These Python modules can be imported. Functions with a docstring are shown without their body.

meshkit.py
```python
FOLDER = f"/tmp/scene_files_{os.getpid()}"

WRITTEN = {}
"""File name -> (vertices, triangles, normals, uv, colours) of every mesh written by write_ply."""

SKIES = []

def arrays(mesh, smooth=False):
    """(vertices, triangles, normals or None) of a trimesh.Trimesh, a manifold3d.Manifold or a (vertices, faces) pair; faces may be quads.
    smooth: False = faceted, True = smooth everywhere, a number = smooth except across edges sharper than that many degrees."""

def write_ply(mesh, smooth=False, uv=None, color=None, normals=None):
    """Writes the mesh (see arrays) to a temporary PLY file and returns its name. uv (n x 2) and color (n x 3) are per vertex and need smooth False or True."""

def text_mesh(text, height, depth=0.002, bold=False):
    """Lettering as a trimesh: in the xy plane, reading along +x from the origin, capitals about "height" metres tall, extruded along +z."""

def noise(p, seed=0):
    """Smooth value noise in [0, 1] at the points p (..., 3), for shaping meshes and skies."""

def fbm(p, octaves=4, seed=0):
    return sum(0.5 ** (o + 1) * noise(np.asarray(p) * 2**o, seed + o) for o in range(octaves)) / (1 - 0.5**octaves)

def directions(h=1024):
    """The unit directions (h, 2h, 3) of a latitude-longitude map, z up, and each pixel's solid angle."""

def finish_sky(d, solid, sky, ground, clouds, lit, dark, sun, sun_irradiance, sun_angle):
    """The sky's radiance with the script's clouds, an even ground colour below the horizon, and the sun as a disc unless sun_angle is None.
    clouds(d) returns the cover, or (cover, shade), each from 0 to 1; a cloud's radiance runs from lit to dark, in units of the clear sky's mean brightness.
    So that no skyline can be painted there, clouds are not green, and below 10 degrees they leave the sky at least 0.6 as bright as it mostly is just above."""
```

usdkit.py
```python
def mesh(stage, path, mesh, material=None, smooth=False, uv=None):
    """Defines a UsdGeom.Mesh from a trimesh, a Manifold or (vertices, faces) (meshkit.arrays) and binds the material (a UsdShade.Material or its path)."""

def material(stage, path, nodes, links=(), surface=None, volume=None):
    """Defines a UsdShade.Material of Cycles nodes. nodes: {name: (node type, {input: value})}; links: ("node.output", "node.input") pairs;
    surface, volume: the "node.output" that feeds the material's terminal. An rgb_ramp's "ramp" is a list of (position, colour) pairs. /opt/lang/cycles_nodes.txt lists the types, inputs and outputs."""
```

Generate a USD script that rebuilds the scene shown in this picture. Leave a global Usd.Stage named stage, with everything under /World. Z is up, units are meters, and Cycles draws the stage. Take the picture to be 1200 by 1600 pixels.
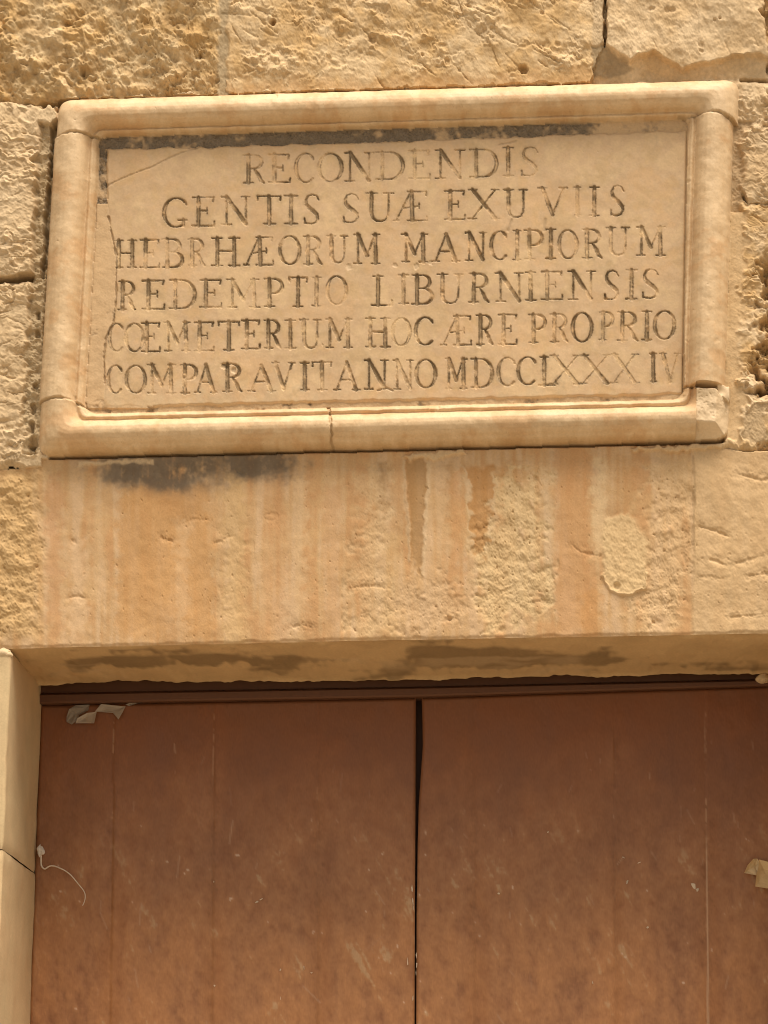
import math
import numpy as np
from scipy import ndimage
from pxr import Usd, UsdGeom, UsdLux, UsdShade, Sdf, Gf, Vt
import usdkit

stage = Usd.Stage.CreateInMemory()
UsdGeom.SetStageUpAxis(stage, UsdGeom.Tokens.z)
UsdGeom.SetStageMetersPerUnit(stage, 1.0)
world = UsdGeom.Xform.Define(stage, '/World')
stage.SetDefaultPrim(world.GetPrim())
UsdGeom.Scope.Define(stage, '/World/Looks')

# ---------------------------------------------------------------- camera, sky, sun
FPX = 4340.0                      # focal length in photograph pixels (1200 wide)
CAM = np.array([0.0, -5.1, 1.62])
PITCH, YAW, ROLL = np.radians([15.0, -3.5, 0.0])
EXPOSURE = 2.28
SUN_EL, SUN_AZ = math.radians(73), math.radians(140)      # azimuth = atan2(x, y) towards the sun
SUN_INT, SUN_ANGLE = 0.40, 46.0
SKY_STRENGTH = 0.05

Fv = np.array([np.sin(YAW) * np.cos(PITCH), np.cos(YAW) * np.cos(PITCH), np.sin(PITCH)])
Rv = np.cross(Fv, [0, 0, 1.0]); Rv /= np.linalg.norm(Rv)
Uv = np.cross(Rv, Fv)
Rv, Uv = np.cos(ROLL) * Rv + np.sin(ROLL) * Uv, np.cos(ROLL) * Uv - np.sin(ROLL) * Rv

cam = UsdGeom.Camera.Define(stage, '/World/camera')
m = Gf.Matrix4d(1)
for i, a in enumerate((Rv, Uv, -Fv)):
    m.SetRow3(i, Gf.Vec3d(*map(float, a)))
m.SetTranslateOnly(Gf.Vec3d(*map(float, CAM)))
cam.AddTransformOp().Set(m)
cam.CreateHorizontalApertureAttr(36.0); cam.CreateVerticalApertureAttr(48.0)
cam.CreateFocalLengthAttr(FPX / 1200 * 36.0)
cam.CreateClippingRangeAttr(Gf.Vec2f(0.05, 1000))
cam.CreateExposureAttr(EXPOSURE)

dome = UsdLux.DomeLight.Define(stage, '/World/sky')
sky_mat = usdkit.material(stage, '/World/Looks/sky_look', {
    's': ('sky_texture', {'sky_type': 'single_scattering', 'sun_disc': False, 'sun_elevation': SUN_EL, 'sun_rotation': SUN_AZ,
                          'aerosol_density': 1.0}),
    'c': ('texture_coordinate', {}), 'n': ('noise_texture', {'scale': 2.2, 'detail': 5.0}),
    'r': ('rgb_ramp', {'ramp': [(0.30, (0, 0, 0)), (0.50, (1, 1, 1))]}),
    'g': ('mix_color', {'fac': 0.7, 'b': (2.7, 2.45, 2.1), 'use_clamp': False}),
    'rr': ('map_range', {'from_min': 0.0, 'from_max': 1.0, 'to_min': 0.55, 'to_max': 0.85}),
    'b': ('background_shader', {'strength': SKY_STRENGTH})},
    [('c.generated', 'n.vector'), ('n.fac', 'r.fac'), ('r.color', 'rr.value'), ('rr.result', 'g.fac'), ('s.color', 'g.a'), ('g.result', 'b.color')], surface='b.background')
UsdShade.MaterialBindingAPI.Apply(dome.GetPrim()).Bind(sky_mat)
dome.GetPrim().SetCustomDataByKey('kind', 'structure')
dome.GetPrim().SetCustomDataByKey('label', 'bright hazy daylight sky above the street'); dome.GetPrim().SetCustomDataByKey('category', 'sky')

sun = UsdLux.DistantLight.Define(stage, '/World/sun')
sun.CreateIntensityAttr(SUN_INT); sun.CreateAngleAttr(SUN_ANGLE); sun.CreateNormalizeAttr(True)
sun.CreateColorAttr(Gf.Vec3f(1.0, 0.90, 0.78))
_d = np.array([math.sin(SUN_AZ) * math.cos(SUN_EL), math.cos(SUN_AZ) * math.cos(SUN_EL), math.sin(SUN_EL)])
_x = np.cross([0, 0, 1.0], _d); _x /= np.linalg.norm(_x)
m = Gf.Matrix4d(1)
for i, a in enumerate((_x, np.cross(_d, _x), _d)):
    m.SetRow3(i, Gf.Vec3d(*map(float, a)))
sun.AddTransformOp().Set(m)

# ---------------------------------------------------------------- helpers
def ray(px, py):
    px, py = np.asarray(px, float), np.asarray(py, float)
    return Fv + ((px - 600) / FPX)[..., None] * Rv - ((py - 800) / FPX)[..., None] * Uv

def on_plane(px, py, y=0.0):
    """the point of the wall-parallel plane at depth y that stands at (px, py) of the survey grid"""
    d = ray(px, py)
    t = (np.asarray(y, float) - CAM[1]) / d[..., 1]
    return CAM + d * t[..., None]

def on_x(px, py, x):
    d = ray(px, py)
    return CAM + d * ((x - CAM[0]) / d[0])

used = {}
def path_for(name, parent=None):
    base = (str(parent.GetPath()) if parent is not None else '/World') + '/' + name
    n = used.get(base, 0); used[base] = n + 1
    return base if n == 0 else base + '_%03d' % n

def tag(prim, label=None, cat=None, group=None, kind=None):
    for k, v in (('label', label), ('category', cat), ('group', group), ('kind', kind)):
        if v:
            prim.SetCustomDataByKey(k, v)
    return prim

def thing(name, label, cat, group=None, kind=None, loc=None):
    x = UsdGeom.Xform.Define(stage, path_for(name))
    return tag(x.GetPrim(), label, cat, group, kind)

def put(name, v, faces, mat, parent=None, normals=None, tint=None, label=None):
    """one mesh prim; faces (n,3) or (n,4)"""
    v = np.asarray(v, np.float32); faces = np.asarray(faces, np.int32)
    me = UsdGeom.Mesh.Define(stage, path_for(name, parent))
    me.CreatePointsAttr(Vt.Vec3fArray.FromNumpy(v))
    me.CreateFaceVertexCountsAttr(Vt.IntArray.FromNumpy(np.full(len(faces), faces.shape[1], np.int32)))
    me.CreateFaceVertexIndicesAttr(Vt.IntArray.FromNumpy(np.ascontiguousarray(faces.ravel())))
    me.CreateSubdivisionSchemeAttr('none')
    if normals is not None:
        me.CreateNormalsAttr(Vt.Vec3fArray.FromNumpy(np.asarray(normals, np.float32)))
        me.SetNormalsInterpolation('vertex')
    if tint is None:
        tint = np.full((len(v), 3), 1.0)
    tint = np.asarray(tint, np.float32)
    if tint.ndim == 1:
        tint = np.tile(tint, (len(v), 1))
    UsdGeom.PrimvarsAPI(me).CreatePrimvar('tint', Sdf.ValueTypeNames.Color3fArray, 'vertex').Set(Vt.Vec3fArray.FromNumpy(tint.astype(np.float32)))
    UsdShade.MaterialBindingAPI.Apply(me.GetPrim()).Bind(mat)
    if label:
        me.GetPrim().SetCustomDataByKey('label', label)
    return me.GetPrim()

def grid_faces(ny, nx):
    i = np.arange(ny * nx).reshape(ny, nx)
    return np.stack([i[:-1, :-1], i[1:, :-1], i[1:, 1:], i[:-1, 1:]], -1).reshape(-1, 4)

def grid_normals(P, towards=np.array([0, -1.0, 0])):
    du = np.gradient(P, axis=1); dv = np.gradient(P, axis=0)
    n = np.cross(du, dv); n /= np.maximum(np.linalg.norm(n, axis=-1, keepdims=True), 1e-12)
    flip = np.sign((n * towards).sum(-1).mean())
    return n * (flip if flip else 1)

def smoothstep(a, b, x):
    t = np.clip((x - a) / (b - a), 0, 1)
    return t * t * (3 - 2 * t)

# ---------------------------------------------------------------- materials
def look(name, rough=0.85, spec=0.25, grain=0.10, gscale=260.0, bump=0.0006, bscale=420.0, blotch=0.12, blscale=14.0, stretch=(1, 1, 1), sat=1.0):
    return usdkit.material(stage, '/World/Looks/' + name, {
        'a': ('attribute', {'attribute': 'tint'}),
        'g': ('geometry', {}), 'mp': ('mapping', {'scale': stretch}),
        'n1': ('noise_texture', {'scale': gscale, 'detail': 4.0, 'roughness': 0.65}),
        'n2': ('noise_texture', {'scale': blscale, 'detail': 5.0, 'roughness': 0.6}),
        'm1': ('map_range', {'from_min': 0.25, 'from_max': 0.75, 'to_min': 1 - grain, 'to_max': 1 + grain}),
        'm2': ('map_range', {'from_min': 0.3, 'from_max': 0.7, 'to_min': 1 - blotch, 'to_max': 1 + blotch}),
        'mm': ('math', {'math_type': 'multiply'}),
        'c': ('vector_math', {'math_type': 'scale'}),
        'n3': ('noise_texture', {'scale': bscale, 'detail': 5.0, 'roughness': 0.7}),
        'b': ('bump', {'strength': 1.0, 'distance': bump}),
        'mr': ('map_range', {'from_min': 0.3, 'from_max': 0.7, 'to_min': rough - 0.08, 'to_max': min(1.0, rough + 0.08)}),
        'p': ('principled_bsdf', {'roughness': rough, 'specular_ior_level': spec})},
        [('g.position', 'mp.vector'), ('mp.vector', 'n1.vector'), ('mp.vector', 'n2.vector'), ('g.position', 'n3.vector'),
         ('n1.fac', 'm1.value'), ('n2.fac', 'm2.value'), ('m1.result', 'mm.value1'), ('m2.result', 'mm.value2'),
         ('a.color', 'c.vector1'), ('mm.value', 'c.scale'), ('c.vector', 'p.base_color'),
         ('n3.fac', 'b.height'), ('b.normal', 'p.normal'), ('n2.fac', 'mr.value'), ('mr.result', 'p.roughness')], surface='p.BSDF')

LIME = look('weathered_limestone', rough=0.92, spec=0.15, grain=0.16, gscale=170, bump=0.0005, bscale=330, blotch=0.10, blscale=22)
SMOOTH = look('dressed_limestone', rough=0.88, spec=0.2, grain=0.10, gscale=260, bump=0.0004, bscale=420, blotch=0.07, blscale=12)
MARBLE = look('pale_marble', rough=0.6, spec=0.35, grain=0.09, gscale=240, bump=0.0003, bscale=520, blotch=0.08, blscale=11)
LETTER = look('letter_groove', rough=0.9, spec=0.1, grain=0.25, gscale=420, bump=0.0004, bscale=700, blotch=0.12, blscale=40)
PAINT = look('brown_painted_wood', rough=0.5, spec=0.3, grain=0.11, gscale=420, bump=0.0004, bscale=240, blotch=0.06, blscale=16, stretch=(1, 1, 0.3))
PAPER = look('tape_paper', rough=0.7, spec=0.3, grain=0.06, gscale=300, bump=0.0002, bscale=300, blotch=0.06, blscale=60)
PAVE = look('paving_stone', rough=0.9, spec=0.2, grain=0.12, gscale=60, bump=0.002, bscale=60, blotch=0.15, blscale=2)
DARKW = look('dark_inside', rough=0.9, spec=0.1)

# ---------------------------------------------------------------- survey raster of the wall face (1 unit = 1 photograph pixel, about 1.23 mm)
X0, X1, Y0, Y1 = -420, 1620, -300, 1036
nx, ny = X1 - X0, Y1 - Y0
X, Y = np.meshgrid(np.arange(X0, X1, dtype=np.float32), np.arange(Y0, Y1, dtype=np.float32))
PXM = 1.23                                                # millimetres per survey unit

def spec_noise(shape, lo, hi, beta, seed, sx=1.0, sy=1.0):
    """fractal noise by its spectrum: wavelengths from hi to lo units, std 1; sx, sy > 1 stretch it along x / y"""
    r = np.random.default_rng(seed)
    w = np.fft.rfft2(r.standard_normal(shape).astype(np.float32))
    fy = np.fft.fftfreq(shape[0])[:, None] * sy
    fx = np.fft.rfftfreq(shape[1])[None] * sx
    f = np.sqrt(fx * fx + fy * fy)
    a = np.where((f > 1.0 / hi) & (f < 1.0 / lo), np.maximum(f, 1e-6) ** (-beta), 0)
    a = a + np.where(f <= 1.0 / hi, (1.0 / hi) ** (-beta), 0) * 0.35 * (f > 0)
    o = np.fft.irfft2(w * a, s=shape)
    return ((o - o.mean()) / o.std()).astype(np.float32)

def N(lo, hi, beta, seed, sx=1.0, sy=1.0):
    return spec_noise((ny, nx), lo, hi, beta, seed, sx, sy)

def warp(A, wx, wy):
    return ndimage.map_coordinates(A, [np.clip(Y - Y0 + wy, 0, ny - 1), np.clip(X - X0 + wx, 0, nx - 1)], order=1)

def ledges(n, k):
    """turns a smooth relief into flaked ledges: flat treads with crisp broken edges"""
    t = n * k
    f = np.floor(t)
    return ((f + smoothstep(0.55, 1.0, t - f)) / k).astype(np.float32)

def polydist(pts, r=None, pad=40):
    """(slice, distance map) to a polyline given as (x, y[, radius]) points; radius is taken off the distance"""
    pts = np.asarray(pts, float)
    rad = pts[:, 2] if pts.shape[1] > 2 else np.zeros(len(pts))
    xa, xb = int(max(pts[:, 0].min() - pad, X0)), int(min(pts[:, 0].max() + pad + 2, X1))
    ya, yb = int(max(pts[:, 1].min() - pad, Y0)), int(min(pts[:, 1].max() + pad + 2, Y1))
    sl = (slice(ya - Y0, yb - Y0), slice(xa - X0, xb - X0))
    gx, gy = X[sl], Y[sl]
    D = np.full(gx.shape, 1e3, np.float32)
    for i in range(len(pts) - 1):
        (ax, ay), (bx, by) = pts[i, :2], pts[i + 1, :2]
        dx, dy = bx - ax, by - ay
        t = np.clip(((gx - ax) * dx + (gy - ay) * dy) / max(dx * dx + dy * dy, 1e-9), 0, 1)
        D = np.minimum(D, np.hypot(gx - ax - t * dx, gy - ay - t * dy) - (rad[i] + t * (rad[i + 1] - rad[i])))
    return sl, D

def lin(x, pts):
    pts = np.asarray(pts, float)
    return np.interp(x, pts[:, 0], pts[:, 1])

n_big = N(60, 260, 1.6, 1)
n_med = N(14, 90, 1.5, 2)
n_fine = N(3, 30, 1.55, 3)
n_dia = N(5, 80, 1.5, 14)
n_lump = N(16, 60, 1.8, 15)
n_grit = N(2, 7, 0.6, 4)
n_wob = N(8, 60, 1.6, 5)
n_wob2 = N(8, 60, 1.6, 6)
n_horz = N(5, 60, 1.5, 7, sx=2.6, sy=0.8)
n_pit = N(4, 14, 1.0, 8)
n_strk = N(6, 50, 1.3, 9, sx=0.7, sy=14.0)
n_strk2 = N(12, 110, 1.3, 10, sx=0.7, sy=9.0)
n_col = N(10, 200, 1.4, 11)
n_col2 = N(6, 120, 1.4, 12)
n_spk = N(2, 9, 0.6, 13)

Xw = X + n_wob * 1.8
Yw = Y + n_wob2 * 1.8

# ---- pieces of the wall face: labels
# plaque outline
yT = 157 + (X - 92) * (125 - 157) / (1155 - 92) + 2
yB = 718 + (X - 60) * (692 - 718) / (1137 - 60) - 3
xL = 92 + (Y - 157) * (60 - 92) / (718 - 157)
xR = 1155 + (Y - 125) * (1137 - 1155) / (692 - 125)
jTL, jTR, jBL, jBR = 219 + (X - 110) * -0.02, 187 + np.maximum(0, (X - 1118)) * 0.25, 632 + np.maximum(0, X - 118) * 0.5, 609 + 0 * X
xL = np.where((Y > jTL) & (Y < jBL), xL - 3, xL)
xR = np.where((Y > jTR) & (Y < jBR), xR - 7, xR)
dT, dB, dL, dR = Y - yT, yB - Y, X - xL, xR - X
def smin(a, b, k):
    h = np.clip(0.5 + 0.5 * (b - a) / k, 0, 1)
    return b + (a - b) * h - k * h * (1 - h)
u = smin(smin(dT, dB, 9.0), smin(dL, dR, 9.0), 22.0).astype(np.float32)
side = np.argmin(np.stack([dT, dB, dL, dR]), 0)
inside = u > 0
# slab outline
sT = lin(X, [(165, 234), (600, 223), (900, 211), (1080, 204)]) + n_wob * 0.8
sB = 638 + (X - 165) * (618 - 638) / 905 + n_wob * 0.7
sL = lin(Y, [(200, 167), (300, 167), (340, 170), (370, 176), (400, 181), (470, 182), (500, 178), (530, 166), (560, 163), (640, 163)]) + n_wob2 * 0.6
sR = 1074 + (Y - 205) * (1067 - 1074) / 410
dslab = np.minimum(np.minimum(Y - sT, sB - Y), np.minimum(X - sL, sR - X)).astype(np.float32)
slab = dslab > 0
WF = 69.0
label = np.zeros((ny, nx), np.int16)
LBL = {}
def lab(name, mask):
    LBL[name] = len(LBL) + 1
    label[mask] = LBL[name]

def blockdist(x_, y_):
    pass

# wall joints: boundary curves
top_bed = np.where(X < 92, lin(X, [(-420, 168), (0, 158), (60, 164), (92, 160)]), np.where(X > 1150, lin(X, [(1150, 124), (1200, 126), (1620, 118)]), yT - 3))
up_bed = lin(X, [(-420, -180), (300, -190), (360, -210), (1620, -240)])
jAB = lin(Y, [(-300, 356), (0, 352), (140, 351), (170, 352)])
jBC = lin(Y, [(-300, 948), (0, 946), (30, 945), (72, 944), (95, 930), (135, 925)]) 
jCD = lin(Y, [(-300, 1196), (30, 1192), (60, 1196), (125, 1203)])
jA0 = -230 + 0 * Y
left_top, left_mid, left_low = top_bed, lin(X, [(-420, 452), (0, 440), (40, 437), (80, 430)]), lin(X, [(-420, 742), (0, 734), (60, 730), (75, 728)])
right_a = lin(X, [(1140, 300), (1165, 320), (1200, 318), (1620, 312)])
right_b = lin(X, [(1130, 612), (1170, 614), (1185, 608), (1620, 604)])
jE0 = -120 + 0 * Y
jF0 = -255 + 0 * Y

row0, row1 = Yw < up_bed, (Yw >= up_bed) & (Yw < top_bed)
lower = Yw >= top_bed
leftc, rightc = (X < 600), (X >= 600)
lab('over_l', row0 & (Xw < 620)); lab('over_r', row0 & (Xw >= 620))
lab('A0', row1 & (Xw < jA0))
lab('A', row1 & (Xw >= jA0) & (Xw < jAB))
lab('B', row1 & (Xw >= jAB) & (Xw < jBC))
lab('C', row1 & (Xw >= jBC) & (Xw < jCD))
lab('D', row1 & (Xw >= jCD))
lab('E0', lower & leftc & (Yw < left_mid) & (Xw < jE0)); lab('E', lower & leftc & (Yw < left_mid) & (Xw >= jE0))
lab('F0', lower & leftc & (Yw >= left_mid) & (Yw < left_low) & (Xw < jF0)); lab('F', lower & leftc & (Yw >= left_mid) & (Yw < left_low) & (Xw >= jF0))
lab('H', lower & rightc & (Yw < right_a) & (Xw < 1420)); lab('H0', lower & rightc & (Yw < right_a) & (Xw >= 1420))
lab('I', lower & rightc & (Yw >= right_a) & (Yw < right_b))
lintel_top = np.where(X < 66, left_low, np.where(X > 1132, lin(X, [(1132, 700), (1165, 706), (1240, 700), (1620, 690)]), yB + 3))
lab('J', lower & rightc & (Yw >= right_b) & (Y < lintel_top))
lab('lintel', lower & (Y >= lintel_top))
lab('between', lower & (X > 66) & (X < 1132) & (Y > yT - 2) & (Y < yB + 3))

# distance to the joints between the stones (the plaque's outline is cut later)
edge = np.zeros((ny, nx), bool)
edge[:, 1:] |= label[:, 1:] != label[:, :-1]
edge[1:] |= label[1:] != label[:-1]
dj = ndimage.distance_transform_edt(~edge).astype(np.float32)
du = np.where(inside, 0, np.hypot(np.maximum(np.maximum(-dL, -dR), 0), np.maximum(np.maximum(-dT, -dB), 0))).astype(np.float32)

H = np.zeros((ny, nx), np.float32)        # relief in mm, outwards
C = np.zeros((ny, nx, 3), np.float32)     # colour of the stone
YEL, PALE, ORA, BUFF = np.array([.495, .325, .15]), np.array([.59, .44, .265]), np.array([.50, .29, .135]), np.array([.51, .365, .205])
def paint(mask_or_w, col, w=None):
    wt = mask_or_w.astype(np.float32) if w is None else mask_or_w * w
    C[:] = C * (1 - wt[..., None]) + np.asarray(col, np.float32) * wt[..., None]

def is_(*names):
    o = np.zeros((ny, nx), bool)
    for n in names:
        o |= label == LBL[n]
    return o

# relief recipes
def diag(lo, hi, beta, seed, deg, st=3.2):
    t_ = math.radians(deg)
    base_ = spec_noise((1400, 2200), lo, hi, beta, seed, sx=st, sy=1.0)
    qx = np.cos(t_) * (X - X0) - np.sin(t_) * (Y - Y0); qy = np.sin(t_) * (X - X0) + np.cos(t_) * (Y - Y0)
    return ndimage.map_coordinates(base_, [qy % 1399, qx % 2199], order=1, mode='wrap')
n_d1 = diag(4, 46, 1.5, 21, 24); n_d2 = diag(4, 60, 1.5, 22, -12)
rough = 5.5 * n_big + 3.8 * n_lump + 3.0 * ledges(warp(n_med, n_wob * 8, n_wob2 * 8), .9) + 1.3 * n_fine + 0.25 * n_grit
cavern = rough + 2.4 * np.abs(n_lump) - 8 * smoothstep(0.5, 1.7, n_med - .3 * n_lump) - 3 * smoothstep(1.2, 2.2, n_pit)
flaky = 3.6 * n_big + 3.2 * ledges(warp(n_horz, n_wob * 6, n_wob2 * 6), .95) + 1.2 * n_d2 + .8 * n_fine + 0.15 * n_grit
chisel = 2.4 * n_big + 1.6 * n_lump + 1.9 * ledges(warp(n_d1, n_wob * 6, n_wob * 6), .9) + 1.1 * ledges(n_d2, .8) + .75 * n_fine + 0.2 * n_grit
vary = (.30 + .80 * smoothstep(-.9, 1.1, N(30, 260, 1.5, 16) + .3 * n_med)).astype(np.float32)
calm = 1.5 * n_big + 0.55 * n_med + 0.35 * n_fine + 0.10 * n_grit

def setrelief(names, h, base, soften=9.0, depth=14.0, col=YEL, alt=PALE):
    mk = is_(*names)
    H[mk] = (base + h - depth * (1 - smoothstep(0, soften, dj)) * 0.5)[mk]
    w = np.clip(0.5 + 0.32 * n_col + 0.18 * n_col2, 0, 1)
    C[mk] = (col * (1 - w[..., None]) + alt * w[..., None])[mk]

setrelief(['over_l', 'over_r', 'A0', 'D'], rough, 6)
setrelief(['A'], cavern * (.30 + .62 * vary), 8, soften=14, col=YEL * [.92, .90, .84], alt=PALE * [.90, .89, .82])
setrelief(['B'], (chisel * .78 + .1 * rough) * vary, 9, soften=7, depth=10, col=YEL, alt=PALE * [.97, .95, .9])
setrelief(['C'], calm + 0.12 * rough, 16, soften=5, depth=8, col=BUFF * [1.03, 1.02, 1.0], alt=PALE)
setrelief(['E', 'E0'], flaky * 0.62 * vary + 0.8 * calm, 17, soften=9, depth=16, col=BUFF, alt=PALE)
setrelief(['F', 'F0'], flaky * 0.85 * vary, 8, soften=9, depth=14, col=BUFF, alt=PALE * [.98, .97, .95])
setrelief(['H', 'H0'], (flaky * 0.8 + 0.3 * chisel) * vary, 5, soften=9, col=BUFF * [.98, .96, .94], alt=PALE)
setrelief(['I'], flaky * 0.7 * vary, 3, soften=7, col=YEL, alt=PALE)
setrelief(['J'], calm * 1.3 + 0.25 * rough, 3, soften=6, col=YEL, alt=PALE)
setrelief(['between'], calm * 0, -30)

# stone A: chipped lower right, weathered paler crust low down
wA = is_('A') * smoothstep(0.2, 1.4, n_med + 0.4 * n_col)
paint(wA, PALE * [1.02, 1.0, .92], 0.55)
wA = is_('A') * smoothstep(0.5, 1.5, -n_med + 0.5 * n_col)
paint(wA, YEL * [.75, .72, .70], 0.5)
# mortar smear along the joint A|B
sl, d = polydist([(350, -300), (349, 165)], pad=30)
w = smoothstep(12, 5, d + 2 * n_wob[sl])
H[sl] = H[sl] * (1 - w) + w * (4 + 0.6 * n_fine[sl]); C[sl] = C[sl] * (1 - w[..., None] * .8) + np.array([.36, .275, .165]) * w[..., None] * .8
# B: smoother margin along its foot
w = is_('B') * smoothstep(26, 8, top_bed - Y + 6 * n_wob)
H += w * (8 + 0.8 * calm - H); paint(w, ORA * .6 + YEL * .42, 0.5)
# B|C : pale strip, grey mortar patch at the foot
def patch(pts, h, col, a=1.0, wob=3.0, mix=0.9, feather=2.0, fine=0.5):
    from_x = np.asarray(pts, float)
    xa, xb, ya, yb = int(from_x[:, 0].min()) - 12, int(from_x[:, 0].max()) + 12, int(from_x[:, 1].min()) - 12, int(from_x[:, 1].max()) + 12
    xa, xb, ya, yb = max(xa, X0), min(xb, X1), max(ya, Y0), min(yb, Y1)
    sl = (slice(ya - Y0, yb - Y0), slice(xa - X0, xb - X0))
    gx, gy = X[sl] + wob * n_wob[sl], Y[sl] + wob * n_wob2[sl]
    ins = np.zeros(gx.shape, bool); dd = np.full(gx.shape, 1e3, np.float32)
    q = from_x
    for i in range(len(q)):
        (ax, ay), (bx, by) = q[i], q[(i + 1) % len(q)]
        c = ((ay > gy) != (by > gy)) & (gx < (bx - ax) * (gy - ay) / (by - ay + 1e-9) + ax)
        ins ^= c
        dx, dy = bx - ax, by - ay
        t = np.clip(((gx - ax) * dx + (gy - ay) * dy) / max(dx * dx + dy * dy, 1e-9), 0, 1)
        dd = np.minimum(dd, np.hypot(gx - ax - t * dx, gy - ay - t * dy))
    sd = np.where(ins, -dd, dd)
    w = smoothstep(feather, -feather, sd) * a
    if h is not None:
        hh = h(sl) if callable(h) else h + fine * n_fine[sl] + 0.3 * n_grit[sl]
        H[sl] = H[sl] * (1 - w) + w * hh
    if col is not None:
        C[sl] = C[sl] * (1 - mix * w[..., None]) + np.asarray(col, np.float32) * mix * w[..., None]
    return sl, sd
patch([(928, -300), (944, -300), (944, 72), (926, 74)], 9, PALE * .95, wob=1.5)
patch([(924, 76), (946, 72), (975, 96), (992, 108), (960, 120), (926, 116)], 5, (.34, .25, .145), wob=1.5)
rt = np.random.default_rng(909)
def strokes(x0, x1, y0, y1, n, deg, spread, lmin, lmax, dep):
    for _ in range(n):
        x, y, a, L_ = rt.uniform(x0, x1), rt.uniform(y0, y1), math.radians(rt.normal(deg, spread)), rt.uniform(lmin, lmax)
        q_ = np.linspace(-.5, .5, 7)
        p_ = np.column_stack([x + q_ * L_ * math.cos(a), y + q_ * L_ * math.sin(a) + 2.5 * np.sin(q_ * 3), np.sin((q_ + .5) * np.pi) * rt.uniform(1.2, 3.2) - .3])
        sl, d = polydist(p_, pad=16)
        up_ = np.gradient(d, axis=0)
        H[sl] -= dep * rt.uniform(.5, 1.2) * smoothstep(2.5, -2, d + .7 * n_fine[sl]) * (.6 + .4 * np.sign(up_))
strokes(362, 940, -30, 130, 42, 28, 16, 14, 62, 3.4)
strokes(0, 340, -30, 150, 14, 65, 25, 12, 40, 4.5)
strokes(955, 1185, -20, 92, 9, 60, 40, 6, 22, 2.2)
strokes(-20, 62, 175, 425, 16, -18, 14, 14, 46, 3.4)
strokes(-20, 56, 450, 725, 26, -8, 14, 14, 50, 3.6)
strokes(1165, 1240, 135, 400, 16, 15, 20, 10, 36, 3.2)
strokes(1150, 1240, 620, 690, 5, -10, 20, 10, 36, 2.2)
# C: broken lower edge with an undercut face
edgeC = lin(X, [(944, 74), (965, 88), (985, 100), (1000, 92), (1020, 84), (1050, 104), (1066, 112), (1085, 106), (1130, 98), (1150, 90), (1180, 88), (1205, 96)])
w = is_('C') * smoothstep(-1.5, 1.5, Y + 1.2 * n_wob - edgeC)
H += w * (2 - (Y - edgeC) * 0.36 + 0.5 * n_fine + 1.0 * n_med - H)
H += is_('C') * (1 - w) * 3
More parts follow.
